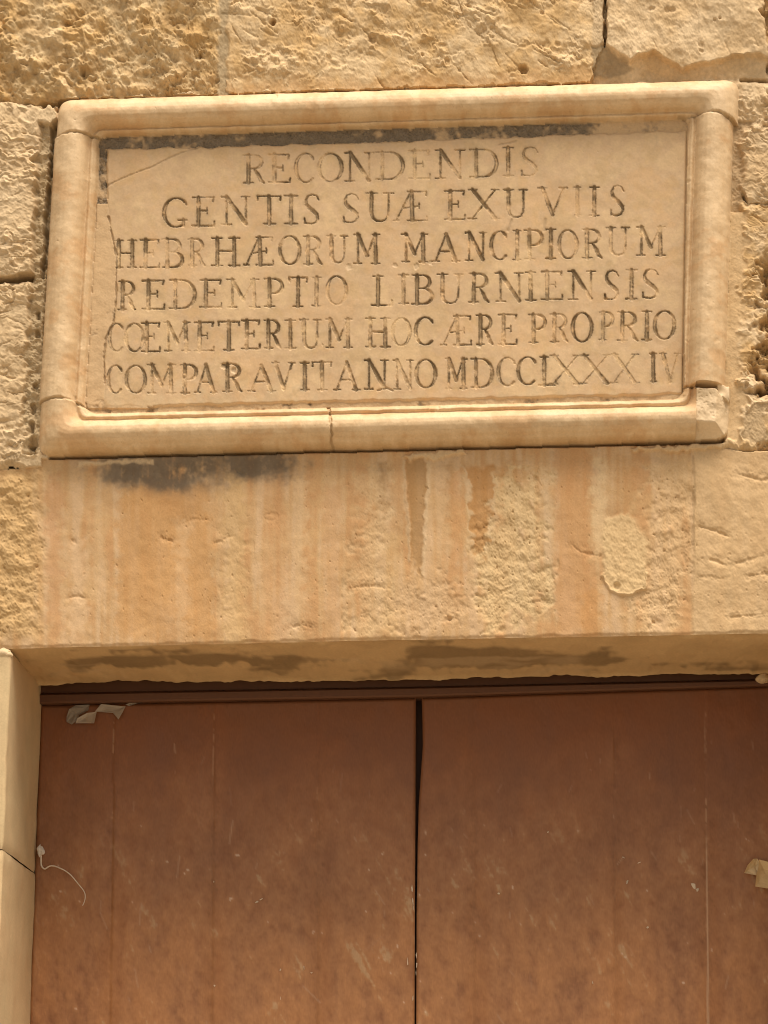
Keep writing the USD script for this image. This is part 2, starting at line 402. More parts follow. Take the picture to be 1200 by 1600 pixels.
# C's tool scar and worn spots
for (x, y, r, dep) in [(1018, 20, 5, 4), (1042, 22, 5, 5), (1050, 22, 5, 5), (1017, 12, 12, 1.5), (1116, 36, 3, 5), (1124, 34, 3, 6), (1095, 75, 5, 4), (1094, 84, 4, 4),
                       (818, 112, 7.5, 15), (583, 63, 8, 6), (427, 38, 5, 8), (428, 36, 4, 8), (660, 88, 4, 7), (847, 22, 4, 6), (855, 72, 8, 4), (846, 74, 5, 3), (870, 72, 5, 4),
                       (600, 16, 7, 3), (758, 50, 4, 4), (730, 108, 14, 2), (990, 316, 2, 2), (1100, 36, 3, 2), (340, 127, 4, 6), (262, 182, 5, 3),
                       (1178, 848, 8, 6), (1190, 700, 6, 4), (1160, 280, 4, 3)]:
    sl, d = polydist([(x, y), (x + 0.01, y)], pad=int(r * 3) + 4)
    H[sl] -= dep * smoothstep(r * 1.15, r * 0.45, d + 0.25 * r * n_fine[sl] * 0.4)
sl, d = polydist([(1093, 15), (1094, 90)], pad=14)
H[sl] += 1.6 * smoothstep(3, 0, d + n_wob[sl])
patch([(1184, 20), (1196, 40), (1210, 60), (1210, 12)], -14, YEL * .9, wob=2)

# the joints: mortar set back, open here and there
def joint(pts, width, depth, open_=0.0, col=(.40, .29, .16), wob=1.0):
    sl, d = polydist(pts, pad=int(width * 3 + 16))
    dd = d + wob * n_wob[sl] * 0.9
    w = smoothstep(width * .5 + 1.6, width * .5 - 0.8, dd)
    tgt = -depth + 0.8 * n_fine[sl] + 0.6 * n_grit[sl]
    if open_:
        ow = smoothstep(0.25, 0.9, n_col2[sl] + open_)
        tgt = tgt - 16 * ow
    H[sl] = np.where(w > 0, H[sl] * (1 - w) + np.minimum(H[sl], tgt) * w, H[sl])
    C[sl] = C[sl] * (1 - .6 * w[..., None]) + np.asarray(col) * .6 * w[..., None]
joint([(-420, 168), (0, 159), (40, 163), (60, 165), (88, 160)], 4, 6, 0.2)
joint([(1158, 124), (1205, 126), (1620, 118)], 5, 16, 0.9)
joint([(-420, 454), (0, 440), (40, 437), (74, 430)], 9, 24, 1.5)
joint([(0, 735), (30, 733), (60, 730), (80, 732)], 2, 3, 0)
joint([(-420, 744), (0, 735)], 3, 4, 0)
joint([(946, -300), (946, 20), (945, 72)], 2.5, 12, 1)
joint([(1160, 300), (1168, 318), (1205, 318)], 3, 8, 0.2)
joint([(1130, 612), (1172, 614), (1185, 608), (1620, 604)], 2, 4, 0)
joint([(-230, -200), (-230, 160)], 5, 9, .2); joint([(-120, 165), (-120, 450)], 5, 9, .2); joint([(-255, 450), (-255, 740)], 5, 9, .2)
joint([(-420, -180), (300, -190), (360, -210), (1620, -240)], 5, 9, .3); joint([(1420, 125), (1420, 315)], 5, 9, .2)

# mortar between plaque and stones, left and right
w = smoothstep(26, 20, -dL + 3 * n_wob) * smoothstep(-2, 2, -dL) * (Y > 175) * (Y < 712) * (X < 300)
H += w * (-2 + 2.2 * ledges(n_fine, 1.2) + 2 * n_med - H); paint(w, (.43, .325, .19), 0.8)
sl, d = polydist([(86, 190), (80, 235), (74, 320), (70, 400), (66, 432)], pad=20)
wv = smoothstep(3.5, 1.2, d + 1.2 * n_wob[sl] + 1.5 * smoothstep(400, 200, Y[sl]) * n_col2[sl]); H[sl] -= 26 * wv
patch([(45, 178), (70, 170), (92, 168), (88, 195), (70, 196), (50, 192)], 14, PALE * 1.02, wob=3)
for (x, y, r) in [(60, 492, 4), (58, 520, 4), (55, 606, 4), (52, 638, 5), (50, 668, 6), (52, 690, 6), (50, 704, 5)]:
    sl, d = polydist([(x, y - r), (x, y + r)], pad=24); H[sl] -= 13 * smoothstep(r, r * .3, d + n_wob[sl])
patch([(34, 716), (58, 708), (84, 716), (82, 734), (50, 736)], 7, PALE, wob=3)
w = smoothstep(30, 18, -dR + 5 * n_wob) * smoothstep(-2, 2, -dR) * (Y > 330) * (Y < 700) * (X > 900)
H += w * (0 + 0.6 * calm - H); paint(w, YEL * .5 + PALE * .45 + ORA * .05, 0.85)
w = smoothstep(24, 12, -dR + 3 * n_wob) * smoothstep(-2, 2, -dR) * (Y > 188) * (Y < 332) * (X > 900)
H += w * (-6 + 1.2 * n_med + n_fine - H); paint(w, (.42, .29, .16), 0.8)
# deep erosion at the far right
w = smoothstep(1176, 1196, X + 9 * n_wob + 5 * n_med) * smoothstep(395, 425, Y + 8 * n_wob2) * smoothstep(650, 610, Y + 8 * n_wob) * smoothstep(1330, 1265, X + 16 * n_wob + 12 * n_med) 
H += w * (-16 + 1.5 * cavern + 3 * n_pit); paint(w, YEL * .86, .6)
w = smoothstep(1183, 1196, X + 7 * n_wob) * smoothstep(660, 700, Y) * smoothstep(770, 730, Y) * smoothstep(1320, 1270, X + 14 * n_wob)
H += w * (-8 + cavern)
patch([(1168, 640), (1192, 632), (1196, 690), (1172, 700), (1162, 680)], 1, BUFF * .9, wob=3)

# ---- lintel: plastered, streaked
LM = is_('lintel')
hl = 0.9 * n_big + 0.32 * n_med + 0.11 * n_fine + 0.05 * n_grit
H[LM] = hl[LM]
base = ORA * .46 + YEL * .36 + PALE * .18
C[LM] = base
sv = np.clip(0.5 + 0.36 * n_strk2 + 0.10 * n_strk + .10 * n_col2, 0, 1)
paint(LM * smoothstep(.40, 1.05, sv), PALE * [.98, .92, .92], 0.62)
paint(LM * smoothstep(.55, -.05, sv), ORA * [.96, .90, .84], 0.62)
paint(LM * smoothstep(0.2, 1.6, n_col), YEL * [1.05, 1.05, 1.1], 0.4)
def streak(x, w_, ya, yb, col, mix, wob=2.5, fade=60, h=0.0, tail=None, soft=8.0):
    """vertical run-off mark"""
    xa, xb = int(x - w_ * 2 - 25), int(x + w_ * 2 + 25)
    sl = (slice(max(int(ya - fade), Y0) - Y0, min(int(yb + fade), Y1) - Y0), slice(max(xa, X0) - X0, min(xb, X1) - X0))
    gy = Y[sl]
    hw = w_ * .5 * (1 if tail is None else np.clip((yb - gy) / (yb - ya) * (1 - tail) + tail, 0.05, 1))
    d = np.abs(X[sl] + wob * n_wob[sl] - x) - hw
    v = smoothstep(ya - 6, ya + 6, gy + 5 * n_wob2[sl]) * smoothstep(yb + fade, yb - fade * .3, gy + 12 * n_wob2[sl])
    w = smoothstep(soft, -soft, d + .35 * soft * n_fine[sl]) * v * LM[sl]
    C[sl] = C[sl] * (1 - mix * w[..., None]) + np.asarray(col) * mix * w[..., None]
    H[sl] += h * w
    return sl, d, v
DEEP = np.array([.40, .205, .07]); BR = np.array([.30, .17, .065])
for a in [(120, 26, 840, 1000, PALE * [1, .92, .88], .7), (85, 22, 740, 1000, ORA * [.95, .85, .8], .5), (150, 14, 740, 930, PALE * [.95, .88, .8], .4), (258, 150, 760, 985, ORA * [1.0, .95, .8], .65),
          (285, 18, 812, 1000, PALE * [.98, .88, .8], .6), (330, 8, 730, 830, PALE * [.9, .8, .7], .5), (342, 7, 730, 830, PALE * [.9, .8, .7], .45), (366, 30, 735, 1000, YEL * [1.1, 1.12, 1.15], .7),
          (470, 17, 745, 960, PALE * [1, .92, .84], .65), (430, 34, 740, 990, ORA * [.98, .95, .95], .35), (415, 14, 830, 960, PALE * [.97, .88, .8], .35), (520, 26, 760, 990, ORA * [1.0, .98, .95], .45),
          (690, 22, 725, 960, PALE * [.93, .82, .72], .4), (712, 18, 735, 930, ORA * [1, .9, .8], .5), (895, 56, 700, 990, ORA * [.98, .92, .85], .6), (925, 36, 925, 985, DEEP * 1.2, .4),
          (936, 18, 712, 840, PALE * [1.05, 1.02, .95], .75), (975, 24, 715, 800, DEEP, .25), (625, 26, 722, 800, ORA * .9, .4), (610, 30, 830, 985, YEL * 1.05, .4), (855, 12, 725, 930, PALE * .95, .5)]:
    streak(*a)
# crumbled pale places in the plaster
def crumble(pts, col, dep=2.2, mix=.75, wob=12, feather=19, amp=1.0):
    patch(pts, lambda s: -dep + amp * (.55 * n_fine[s] + 1.15 * ledges(n_med[s] + .35 * n_lump[s] + .3 * n_d1[s], .85) - 1.6 * smoothstep(1.4, 2.4, n_pit[s]) + .2 * n_grit[s]), col, wob=wob, mix=mix, feather=feather)
crumble([(545, 735), (600, 728), (606, 800), (598, 900), (606, 985), (545, 990), (556, 880), (572, 800)], PALE * [.97, .93, .85], dep=.9, amp=.5, mix=.5)
crumble([(775, 748), (840, 740), (842, 850), (862, 905), (845, 960), (760, 985), (742, 905), (742, 860), (760, 820)], PALE * [.98, .96, .84], dep=1.8, amp=.85, mix=.7)
crumble([(1000, 720), (1075, 712), (1084, 760), (1076, 880), (1060, 960), (1010, 985), (960, 940), (1000, 860), (1030, 800)], PALE * [.97, .90, .80], dep=1.2, amp=.7, mix=.6)
crumble([(610, 930), (700, 900), (730, 970), (650, 992), (606, 985)], ORA * .4 + PALE * .62, dep=.8, amp=.5, mix=.5)
crumble([(350, 740), (382, 740), (386, 990), (350, 990)], YEL * [1.12, 1.12, 1.2], dep=.4, amp=.3, mix=.4)
crumble([(-300, 735), (56, 736), (62, 860), (58, 990), (-300, 1010)], YEL * [1.02, 1.02, 1.0], dep=-1.0, amp=1.3, mix=.85, wob=3)
# drips with a raised rim
sl, d, v = streak(651, 34, 722, 890, BR * 1.15, .7, wob=1.2, fade=12, h=-1.0, tail=.45, soft=2.5)
H[sl] += 1.0 * smoothstep(4, 1, np.abs(d - 1)) * v; C[sl] += (PALE * .95 - C[sl]) * (.5 * smoothstep(4, 1, np.abs(d - 3)) * v)[..., None]
sl, d, v = streak(750, 42, 726, 862, DEEP * 1.0, .75, wob=4, fade=26, h=-.6, tail=.5, soft=4)
C[sl] += (PALE * .95 - C[sl]) * (.4 * smoothstep(4, 1, np.abs(d - 3)) * v)[..., None]
streak(598, 16, 724, 800, BR * 1.1, .5, wob=3, tail=.5); streak(700, 11, 726, 770, BR * 1.2, .45, wob=2, tail=.4); streak(790, 60, 726, 740, DEEP, .45, wob=2, fade=14)
# pale scale with a curved lower rim
slp, sd = patch([(942, 812), (985, 800), (1008, 840), (1014, 880), (1010, 918), (990, 930), (960, 926), (944, 900), (938, 850)], lambda s: 1.2 + .5 * n_fine[s], PALE * [1.03, 1.0, .88], wob=2, feather=5, mix=.8)
rim = smoothstep(3.5, 0, np.abs(sd)) * (Y[slp] > 895)
H[slp] += 3.0 * rim
sl, d = polydist([(964, 915), (964.1, 917)], pad=20); H[sl] -= 5 * smoothstep(7, 2, d)
# right end of the lintel: smooth yellow stone behind the plaster edge
w = LM * smoothstep(1080, 1086, X + .8 * n_wob)
paint(w, YEL * .5 + PALE * .42 + ORA * .08, .8)
H += w * (1.2 + calm * .6 - H)
sl, d = polydist([(1083, 712), (1085, 760), (1082, 850)], pad=12); wv = smoothstep(3, .6, d + .7 * n_wob[sl]); H[sl] -= 1.3 * wv; C[sl] *= (1 - .12 * wv[..., None])
for pts, dep in [([(1092, 822), (1118, 830), (1138, 838)], 4), ([(1096, 872), (1116, 876), (1136, 884)], 3), ([(1090, 900), (1130, 905)], 1.5), ([(1150, 880), (1196, 868)], 2.5), ([(1140, 965), (1195, 960)], 2.5), ([(1150, 740), (1190, 750), (1240, 745)], 3),
                 ([(1170, 900), (1200, 896), (1260, 900)], 3),
                 ([(893, 850), (905, 862), (930, 868), (938, 868)], 2.4), ([(825, 735), (838, 748), (848, 762)], 2.4), ([(823, 941), (857, 938)], 2.2), ([(285, 818), (300, 811), (325, 812)], 1.3), ([(412, 806), (420, 801), (433, 804), (430, 812), (415, 813), (412, 806)], 1.6),
                 ([(250, 838), (255, 841)], 3), ([(262, 844), (269, 845)], 3), ([(335, 848), (345, 846), (358, 838)], 2.2), ([(112, 843), (118, 849)], 3.2), ([(368, 732), (382, 742)], 2.6), ([(458, 980), (470, 976), (486, 980)], 3), ([(544, 918), (590, 915), (600, 918)], 2.4),
                 ([(700, 968), (708, 965)], 4), ([(0, 778), (32, 757)], 2.4), ([(108, 934), (122, 930), (134, 935)], 3.0), ([(1040, 950), (1050, 938)], 2.4), ([(1018, 970), (1022, 972)], 4), ([(0, 966), (30, 958)], 2)]:
    sl = None
    q_ = np.array(pts, float); dens = np.stack([np.interp(np.linspace(0, len(q_) - 1, 9), np.arange(len(q_)), q_[:, i_]) for i_ in (0, 1)], 1)
    dens = np.column_stack([dens, np.sin(np.linspace(0.12, np.pi - .12, 9)) * 2.2])
    sl, d = polydist(dens, pad=14)
    H[sl] -= .75 * dep * smoothstep(1.2, -1.6, d + .8 * n_fine[sl] + .5 * n_wob[sl]) + .3 * dep * smoothstep(9, 0, d + 2 * n_fine[sl])
# mould under the plaque
mold = smoothstep(.08, .72, np.exp(-((X - 262) / 75) ** 2) * 1.15 * smoothstep(800, 722, Y) + np.exp(-((X - 405) / 60) ** 2) * .8 * smoothstep(770, 722, Y) + np.exp(-((X - 190) / 40) ** 2) * .5 * smoothstep(770, 724, Y) + .10 * n_col2 * smoothstep(800, 740, Y))
paint(LM * mold * smoothstep(-2.6, .8, n_fine * .4 + n_strk * .35 + n_col2 * .4 + .4), (.11, .088, .064), .86)
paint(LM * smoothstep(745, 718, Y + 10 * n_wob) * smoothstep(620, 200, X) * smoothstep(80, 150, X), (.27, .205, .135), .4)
patch([(628, 712), (722, 703), (728, 711), (690, 715), (640, 719)], 6, PALE * [.98, .93, .85], wob=2)
patch([(985, 701), (1080, 696), (1150, 690), (1154, 699), (1090, 704), (990, 707)], 6, PALE * [.95, .9, .82], wob=2)
patch([(120, 722), (240, 718), (240, 723), (120, 728)], 2, PALE * .95, wob=2)
# the arris over the door: slightly broken
arris = lin(X, [(-420, 1020), (20, 1013), (600, 1000), (1200, 989.5), (1620, 981)])
H -= LM * 2.5 * smoothstep(5, 0, arris - Y + .8 * n_wob)
# speckle pits over all plaster
H -= LM * 1.6 * smoothstep(2.3, 3.2, n_pit)
paint(LM * smoothstep(2.4, 3.0, n_spk), YEL * .6, .6)

# ---- plaque: moulded frame round a slab
prof = np.array([(0, 2), (2, 10), (5, 20), (9, 27), (12, 30), (16, 36), (22, 42), (30, 46), (36, 46.5), (43, 45), (50, 39), (55, 31), (58, 23), (59.5, 17), (61, 15.5), (63, 18), (65.5, 20), (68, 19), (69.5, 16), (71.5, 15), (73, 12), (75.5, 4), (77, 0.5)])
wts = np.exp(-(np.stack([dT, dB, dL, dR]) - np.minimum(np.minimum(dT, dB), np.minimum(dL, dR))) / 7.0)
ks = (wts * np.array([66, 66.5, 73, 75])[:, None, None]).sum(0) / wts.sum(0) / 77.0
wtop = wts[0] / wts.sum(0)
uu = u / ks + .25 * n_wob
uu = uu + wtop * np.maximum(0, uu - 58) * .75
inner = (u > 0) & (~slab)
hp = np.interp(uu, prof[:, 0], prof[:, 1]).astype(np.float32) + .35 * n_med + .12 * n_fine
fr = (u > 0) & (uu < 76.5)
H[inner] = (2.2 + .35 * n_fine + .5 * n_med + .1 * n_grit)[inner]
hp = hp - 1.2 * smoothstep(2.9, 3.6, n_pit + .3 * n_fine) * (n_col > .3) - 2.6 * smoothstep(1.6, 2.5, n_med * .6 + n_lump * .7) * smoothstep(12, 4, np.minimum(np.abs(uu - 12), np.abs(uu - 66)))
H[fr] = hp[fr]
chunk = inner & (X < 240) & (Y > 312) & (Y < 640) & ~fr
H[chunk] = (5.4 + .3 * n_med + .12 * n_fine)[chunk]
FC = np.array([.575, .405, .225])
C[inner] = np.array([.52, .36, .20])
# dark old mortar along the top and top left of the slab
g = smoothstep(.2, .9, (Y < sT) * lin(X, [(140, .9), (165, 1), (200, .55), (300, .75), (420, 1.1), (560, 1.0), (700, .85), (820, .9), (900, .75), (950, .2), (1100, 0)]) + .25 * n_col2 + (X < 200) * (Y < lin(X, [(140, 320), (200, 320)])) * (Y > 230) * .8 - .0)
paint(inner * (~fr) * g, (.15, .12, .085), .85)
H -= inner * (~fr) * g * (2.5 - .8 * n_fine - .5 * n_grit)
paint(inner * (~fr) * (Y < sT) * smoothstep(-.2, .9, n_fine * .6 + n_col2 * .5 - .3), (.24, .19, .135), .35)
C[fr] = FC
paint(fr * smoothstep(0, 1.6, n_col), PALE * [1.08, 1.06, 1.04], .65)
paint(fr * smoothstep(.0, 1.4, -n_col + .25 * n_col2), ORA * .75 + YEL * .28, .6)
paint(fr * smoothstep(30, 66, uu) * smoothstep(-.5, 1.5, n_col2), ORA * .6 + YEL * .38, .45)
paint(fr * smoothstep(1.9, 2.6, n_spk), PALE * 1.05, .6)
paint(fr * smoothstep(2.1, 2.8, -n_spk), ORA * .7, .5)
paint(fr * (side == 1) * smoothstep(30, 0, uu) * smoothstep(-1, 1, n_col2), YEL * [.9, .88, .85], .4)
# joints and breaks of the frame
frame_lab = np.zeros((ny, nx), np.int8)
frame_lab[fr] = 1
frame_lab[fr & (X < 160) & (Y > jTL) & (Y < jBL)] = 2
frame_lab[fr & (X > 1060) & (Y > jTR) & (Y < jBR)] = 3
midj = 519 + (Y - 680) * .10 + 1.2 * n_wob
frame_lab[fr & (((Y >= jBL) & (X < 160)) | ((side == 1) & (X < midj)) )] = 4
frame_lab[fr & (((Y >= jBR) & (X > 1060)) | ((side == 1) & (X >= midj)))] = 5
fe = np.zeros((ny, nx), bool)
fe[:, 1:] |= (frame_lab[:, 1:] != frame_lab[:, :-1]) & (frame_lab[:, 1:] > 0) & (frame_lab[:, :-1] > 0)
fe[1:] |= (frame_lab[1:] != frame_lab[:-1]) & (frame_lab[1:] > 0) & (frame_lab[:-1] > 0)
dfe = ndimage.distance_transform_edt(~fe).astype(np.float32)
wj = fr * smoothstep(2.6, .6, dfe + .5 * n_fine)
H -= wj * 5; paint(wj, YEL * .55, .5)
# bottom right corner: broken return with a flat facet
q = fr & (X > 1086) & (Y > 606)
fac = smoothstep(1086, 1089, X) * smoothstep(610, 613, Y) * smoothstep(0, 3, 1118 + (Y - 660) * .42 - X + 20 * (Y < 632) * 0)
flat = (40 - (X - 1088) * .12 - np.maximum(0, Y - 668) * .9)
hq = np.minimum(flat, np.interp(dR, [0, 1, 24, 30], [2, 8, 40, 60]))
hq = np.minimum(hq, np.interp(dB, [0, 1, 24, 34], [2, 8, 40, 60]))
H[q] = (hq + .6 * n_med + .35 * n_fine + .8 * n_lump - 1.2 * smoothstep(1.2, 2.2, n_pit))[q]
gap = q & (Y < 616 + np.maximum(0, X - 1118) * .9)
H[gap & (X < 1119)] = 4
H[gap & (X >= 1119)] = (22 + 2 * n_med)[gap & (X >= 1119)]
C[q] = (PALE * 1.0)
# top right end: thin return strip
# slab
sh = 6.0 + .35 * n_big + .22 * n_med + .06 * n_fine
sh = sh - (3.5 - 2.9 * ((X < 240) & (Y > 312))) * smoothstep(3.5, 0, dslab)
H[slab] = sh[slab]
SC = np.array([.51, .35, .195])
C[slab] = SC
paint(slab * smoothstep(-.2, 1.7, n_col), BUFF * [1.14, 1.12, 1.05], .6)
paint(slab * smoothstep(0, 1.7, -n_col), ORA * .55 + YEL * .55, .35)
paint(slab * smoothstep(.3, 1.6, n_col2), (.48, .345, .19), .45)
paint(slab * smoothstep(1.0, 3.2, n_med + n_col2), (.36, .265, .16), .3)
paint(slab * smoothstep(.2, 1.7, n_col2 - .5 * n_col + .2 * n_med), YEL * 1.05, .42)
paint(slab * smoothstep(610, 640, Y + 14 * n_wob) , (.50, .37, .215), .5)
for pts, w_, dep in [([(168, 292), (205, 275), (240, 262), (262, 250), (285, 240), (310, 232)], 1.2, 1.6), ([(170, 340), (176, 372), (182, 400), (182, 470), (178, 506), (166, 530), (163, 560), (164, 600)], 1.0, 3.5),
                     ([(1068, 560), (1069, 600), (1067, 615)], 1.6, 3), ([(590, 612), (604, 608), (614, 612)], 1.2, 2), ([(780, 228), (800, 224), (806, 222)], 1, 1.2), ([(800, 345), (794, 362)], 2.2, 1.2), ([(852, 345), (850, 362)], 3, 1.0)]:
    sl, d = polydist(pts, pad=10); ww = smoothstep(w_ + .9, .3, d + .4 * n_fine[sl]); H[sl] -= dep * ww; C[sl] = C[sl] * (1 - .3 * ww[..., None]) + np.array([.2, .14, .08]) * .3 * ww[..., None]
for (x, y, r, dep) in [(911, 239, 2, 1.5), (934, 239, 2, 1.5), (688, 258, 2, 2), (617, 416, 4, 1.5), (650, 418, 5, 1.5), (672, 412, 4, 1.2), (505, 540, 3, 1.5), (748, 541, 5, 1.2), (352, 572, 7, 4), (366, 580, 6, 3), (545, 420, 6, 1.4)]:
    sl, d = polydist([(x, y), (x + .1, y)], pad=22); ww = smoothstep(r, r * .4, d + .8 * n_fine[sl]); H[sl] -= dep * ww; C[sl] = C[sl] * (1 - .5 * ww[..., None]) + PALE * .5 * ww[..., None]

# ---- inscription
def glyph(ch):
    """strokes in the unit box: lists of (u, v, weight 0 thin..1 thick), v upwards"""
    def arc(cx, cy, rx, ry, a0, a1, wf, n=22):
        a = np.radians(np.linspace(a0, a1, n))
        return [(cx + rx * math.cos(t), cy + ry * math.sin(t), wf(math.cos(t), math.sin(t))) for t in a]
    side_ = lambda c, s: .95 * abs(c) ** 1.4
    L = lambda u0, v0, u1, v1, w: [(u0, v0, w), (u1, v1, w)]
    sf = lambda u, v, h=.16: L(u - h, v, u + h, v, 0)
    if ch == 'I': return [L(.5, 0, .5, 1, 1), L(.0, 0, 1, 0, 0), L(.0, 1, 1, 1, 0)]
    if ch == 'R': return [L(.26, 0, .26, 1, 1), sf(.26, 0, .24), L(.02, 1, .5, 1, 0), arc(.5, .76, .38, .24, 90, -90, lambda c, s: .85 * max(c, 0)), L(.26, .52, .5, .52, 0), [(.52, .52, .2), (.72, .3, .9), (.84, .1, .9), (1.0, .0, .2)]]
    if ch == 'E': return [L(.28, 0, .28, 1, 1), L(.0, 1, .98, 1, .1), L(.98, 1, .94, .86, .2), L(.28, .53, .68, .53, 0), L(.68, .42, .68, .63, 0), L(.0, 0, 1, 0, .1), L(1.0, 0, 1.02, .15, .2)]
    if ch == 'C': return [arc(.56, .5, .54, .5, 48, 312, side_), L(.93, .89, .97, .8, .3)]
    if ch == 'G': return [arc(.54, .5, .52, .5, 50, 300, side_), L(.84, 0.05, .84, .24, .8), L(.62, .24, 1.0, .24, 0), L(.92, .87, .96, .78, .3)]
    if ch == 'O': return [arc(.5, .5, .48, .5, 0, 360, side_, 34)]
    if ch == 'N': return [L(.18, 0, .18, 1, .25), L(.84, .03, .84, 1, .25), L(.18, 1, .84, .03, 1), sf(.18, 0, .17), L(.0, 1, .2, 1, .1), sf(.84, 1, .16)]
    if ch == 'D': return [L(.24, 0, .24, 1, .8), L(.0, 1, .5, 1, 0), L(.0, 0, .5, 0, 0), arc(.5, .5, .5, .5, 90, -90, lambda c, s: .95 * max(c, 0))]
    if ch == 'S': return [[(.95, .82, .2), (.80, .96, 0), (.52, 1.0, 0), (.24, .95, .3), (.10, .80, .5), (.14, .66, .8), (.34, .54, 1), (.62, .43, 1), (.86, .31, .8), (.92, .18, .5), (.78, .05, .2), (.5, 0, 0), (.2, .01, 0), (.03, .05, .2)], L(.03, .02, .02, .18, .2)]
    if ch == 'T': return [L(.5, 0, .5, 1, 1), L(0, 1, 1, 1, .1), L(0, 1, .0, .86, .2), L(1, 1, .98, .86, .2), sf(.5, 0, .26)]
    if ch == 'U': return [[(.22, 1, 1), (.22, .28, 1), (.27, .12, .7), (.4, .02, .3), (.56, 0, .1), (.72, .05, .1), (.8, .2, .2), (.82, .4, .25), (.82, 1, .25)], sf(.22, 1, .2), sf(.82, 1, .17)]
    if ch == 'Q': return [L(.5, 1, .05, 0, .15), L(.55, 0, .52, 1, 1), L(.4, 1, .98, 1, .1), L(.98, 1, .97, .88, .2), L(.24, .42, .76, .5, 0), L(.76, .42, .76, .6, .1), L(.4, 0, 1, 0, .1), L(1, 0, 1.0, .14, .2), sf(.05, 0, .1)]
    if ch == 'X': return [L(.12, 1, .86, 0, 1), L(.86, 1, .1, 0, .1), sf(.12, 1, .14), sf(.86, 1, .13), sf(.88, 0, .14), sf(.1, 0, .13)]
    if ch == 'V': return [L(.14, 1, .5, 0, 1), L(.88, 1, .5, 0, .25), sf(.14, 1, .16), sf(.86, 1, .15)]
    if ch == 'H': return [L(.2, 0, .2, 1, 1), L(.8, 0, .8, 1, 1), L(.2, .54, .8, .52, .1), sf(.2, 0, .19), sf(.2, 1, .19), sf(.8, 0, .19), sf(.8, 1, .19)]
    if ch == 'B': return [L(.24, 0, .24, 1, 1), L(.0, 1, .5, 1, 0), L(.0, 0, .5, 0, 0), arc(.5, .77, .36, .23, 90, -90, lambda c, s: .85 * max(c, 0)), L(.24, .54, .5, .54, 0), arc(.52, .27, .46, .27, 90, -90, lambda c, s: .95 * max(c, 0))]
    if ch == 'M': return [L(.16, 0, .16, 1, .4), L(.16, 1, .5, .28, 1), L(.5, .28, .82, 1, .15), L(.82, 1, .84, 0, 1), sf(.15, 0, .14), sf(.84, 0, .16), sf(.12, 1, .12), sf(.86, 1, .13)]
    if ch == 'A': return [L(.5, 1, .12, 0, .2), L(.5, 1, .86, 0, 1), L(.26, .36, .7, .36, .1), sf(.12, 0, .13), sf(.87, 0, .14)]
    if ch == 'P': return [L(.28, 0, .28, 1, 1), sf(.28, 0, .26), L(.02, 1, .5, 1, 0), arc(.5, .74, .46, .26, 90, -90, lambda c, s: .85 * max(c, 0)), L(.3, .48, .5, .48, 0)]
    if ch == 'L': return [L(.32, 0, .32, 1, 1), sf(.32, 1, .26), L(.0, 0, 1, 0, .1), L(1, 0, 1.02, .16, .2)]

ROWS = [
 [('R',379,414,243,289),('E',419,454,242,288),('C',461,492,240,288),('O',497,536,240,287),('N',538,585,239,286),('D',586,631,238,283),('E',638,672,236,282),('N',679,727,235,282),('D',733,777,234,280),('I',785,803,231,278),('S',814,842,230,278)],
 [('G',255,294,310,358),('E',300,336,309,356),('N',345,393,308,354),('T',402,440,307,353),('I',444,466,306,353),('S',475,500,304,353),('S',536,562,303,351),('U',570,616,302,349),('Q',616,668,300,348),('E',694,727,299,346),('X',732,782,297,345),('U',785,826,297,343),('V',840,887,294,339),('I',896,908,293,339),('I',920,937,293,340),('S',953,976,290,340)],
 [('H',178,215,376,421),('E',219,250,375,421),('B',253,287,374,421),('R',293,321,374,418),('H',330,376,372,418),('Q',382,428,371,417),('O',436,470,369,416),('R',473,504,370,416),('U',510,545,369,414),('M',552,595,367,415),('M',627,669,366,412),('A',675,719,366,411),('N',726,761,364,410),('C',766,793,362,409),('I',801,815,361,409),('P',818,849,360,408),('I',852,869,359,407),('O',872,903,360,407),('R',908,941,359,406),('U',945,985,356,402),('M',994,1040,355,402)],
 [('R',184,213,440,487),('E',222,258,439,486),('D',264,306,438,485),('E',312,347,438,483),('M',354,407,437,483),('P',412,444,436,482),('T',451,481,434,482),('I',487,503,434,481),('O',510,543,432,479),('L',580,613,432,480),('I',622,639,430,477),('B',643,677,430,478),('U',681,725,429,477),('R',731,765,428,475),('N',773,819,427,474),('I',820,838,426,472),('E',845,879,425,471),('N',887,931,424,471),('S',944,968,423,471),('I',977,996,422,470),('S',1003,1030,421,469)],
 [('C',170,194,506,552),('O',196,226,506,552),('E',221,251,505,552),('M',256,299,504,551),('E',303,335,504,551),('T',341,375,503,550),('E',377,407,501,548),('R',412,440,501,547),('I',445,463,501,547),('U',467,503,500,547),('M',508,552,499,546),('H',570,611,498,545),('O',612,642,497,543),('C',648,678,496,542),('Q',690,737,494,542),('R',743,771,493,541),('E',778,808,492,541),('P',825,854,492,538),('R',858,888,491,537),('O',893,926,489,537),('P',935,959,488,534),('R',963,997,488,535),('I',1002,1019,487,534),('O',1021,1055,486,533)],
 [('C',168,192,571,617),('O',196,229,571,617),('M',230,276,570,617),('P',281,309,570,617),('A',304,340,570,616),('R',347,379,569,615),('A',387,431,571,614),('V',425,462,567,610),('I',469,484,567,612),('T',488,519,566,612),('A',521,563,566,612),('N',569,608,563,611),('N',614,647,563,611),('O',649,682,562,609),('M',695,731,561,610),('D',735,770,561,608),('C',777,806,559,606),('C',808,838,558,604),('L',841,869,558,605),('X',859,910,556,603),('X',905,957,555,602),('X',954,999,554,601),('I',1015,1026,553,599),('V',1030,1064,553,599)],
]
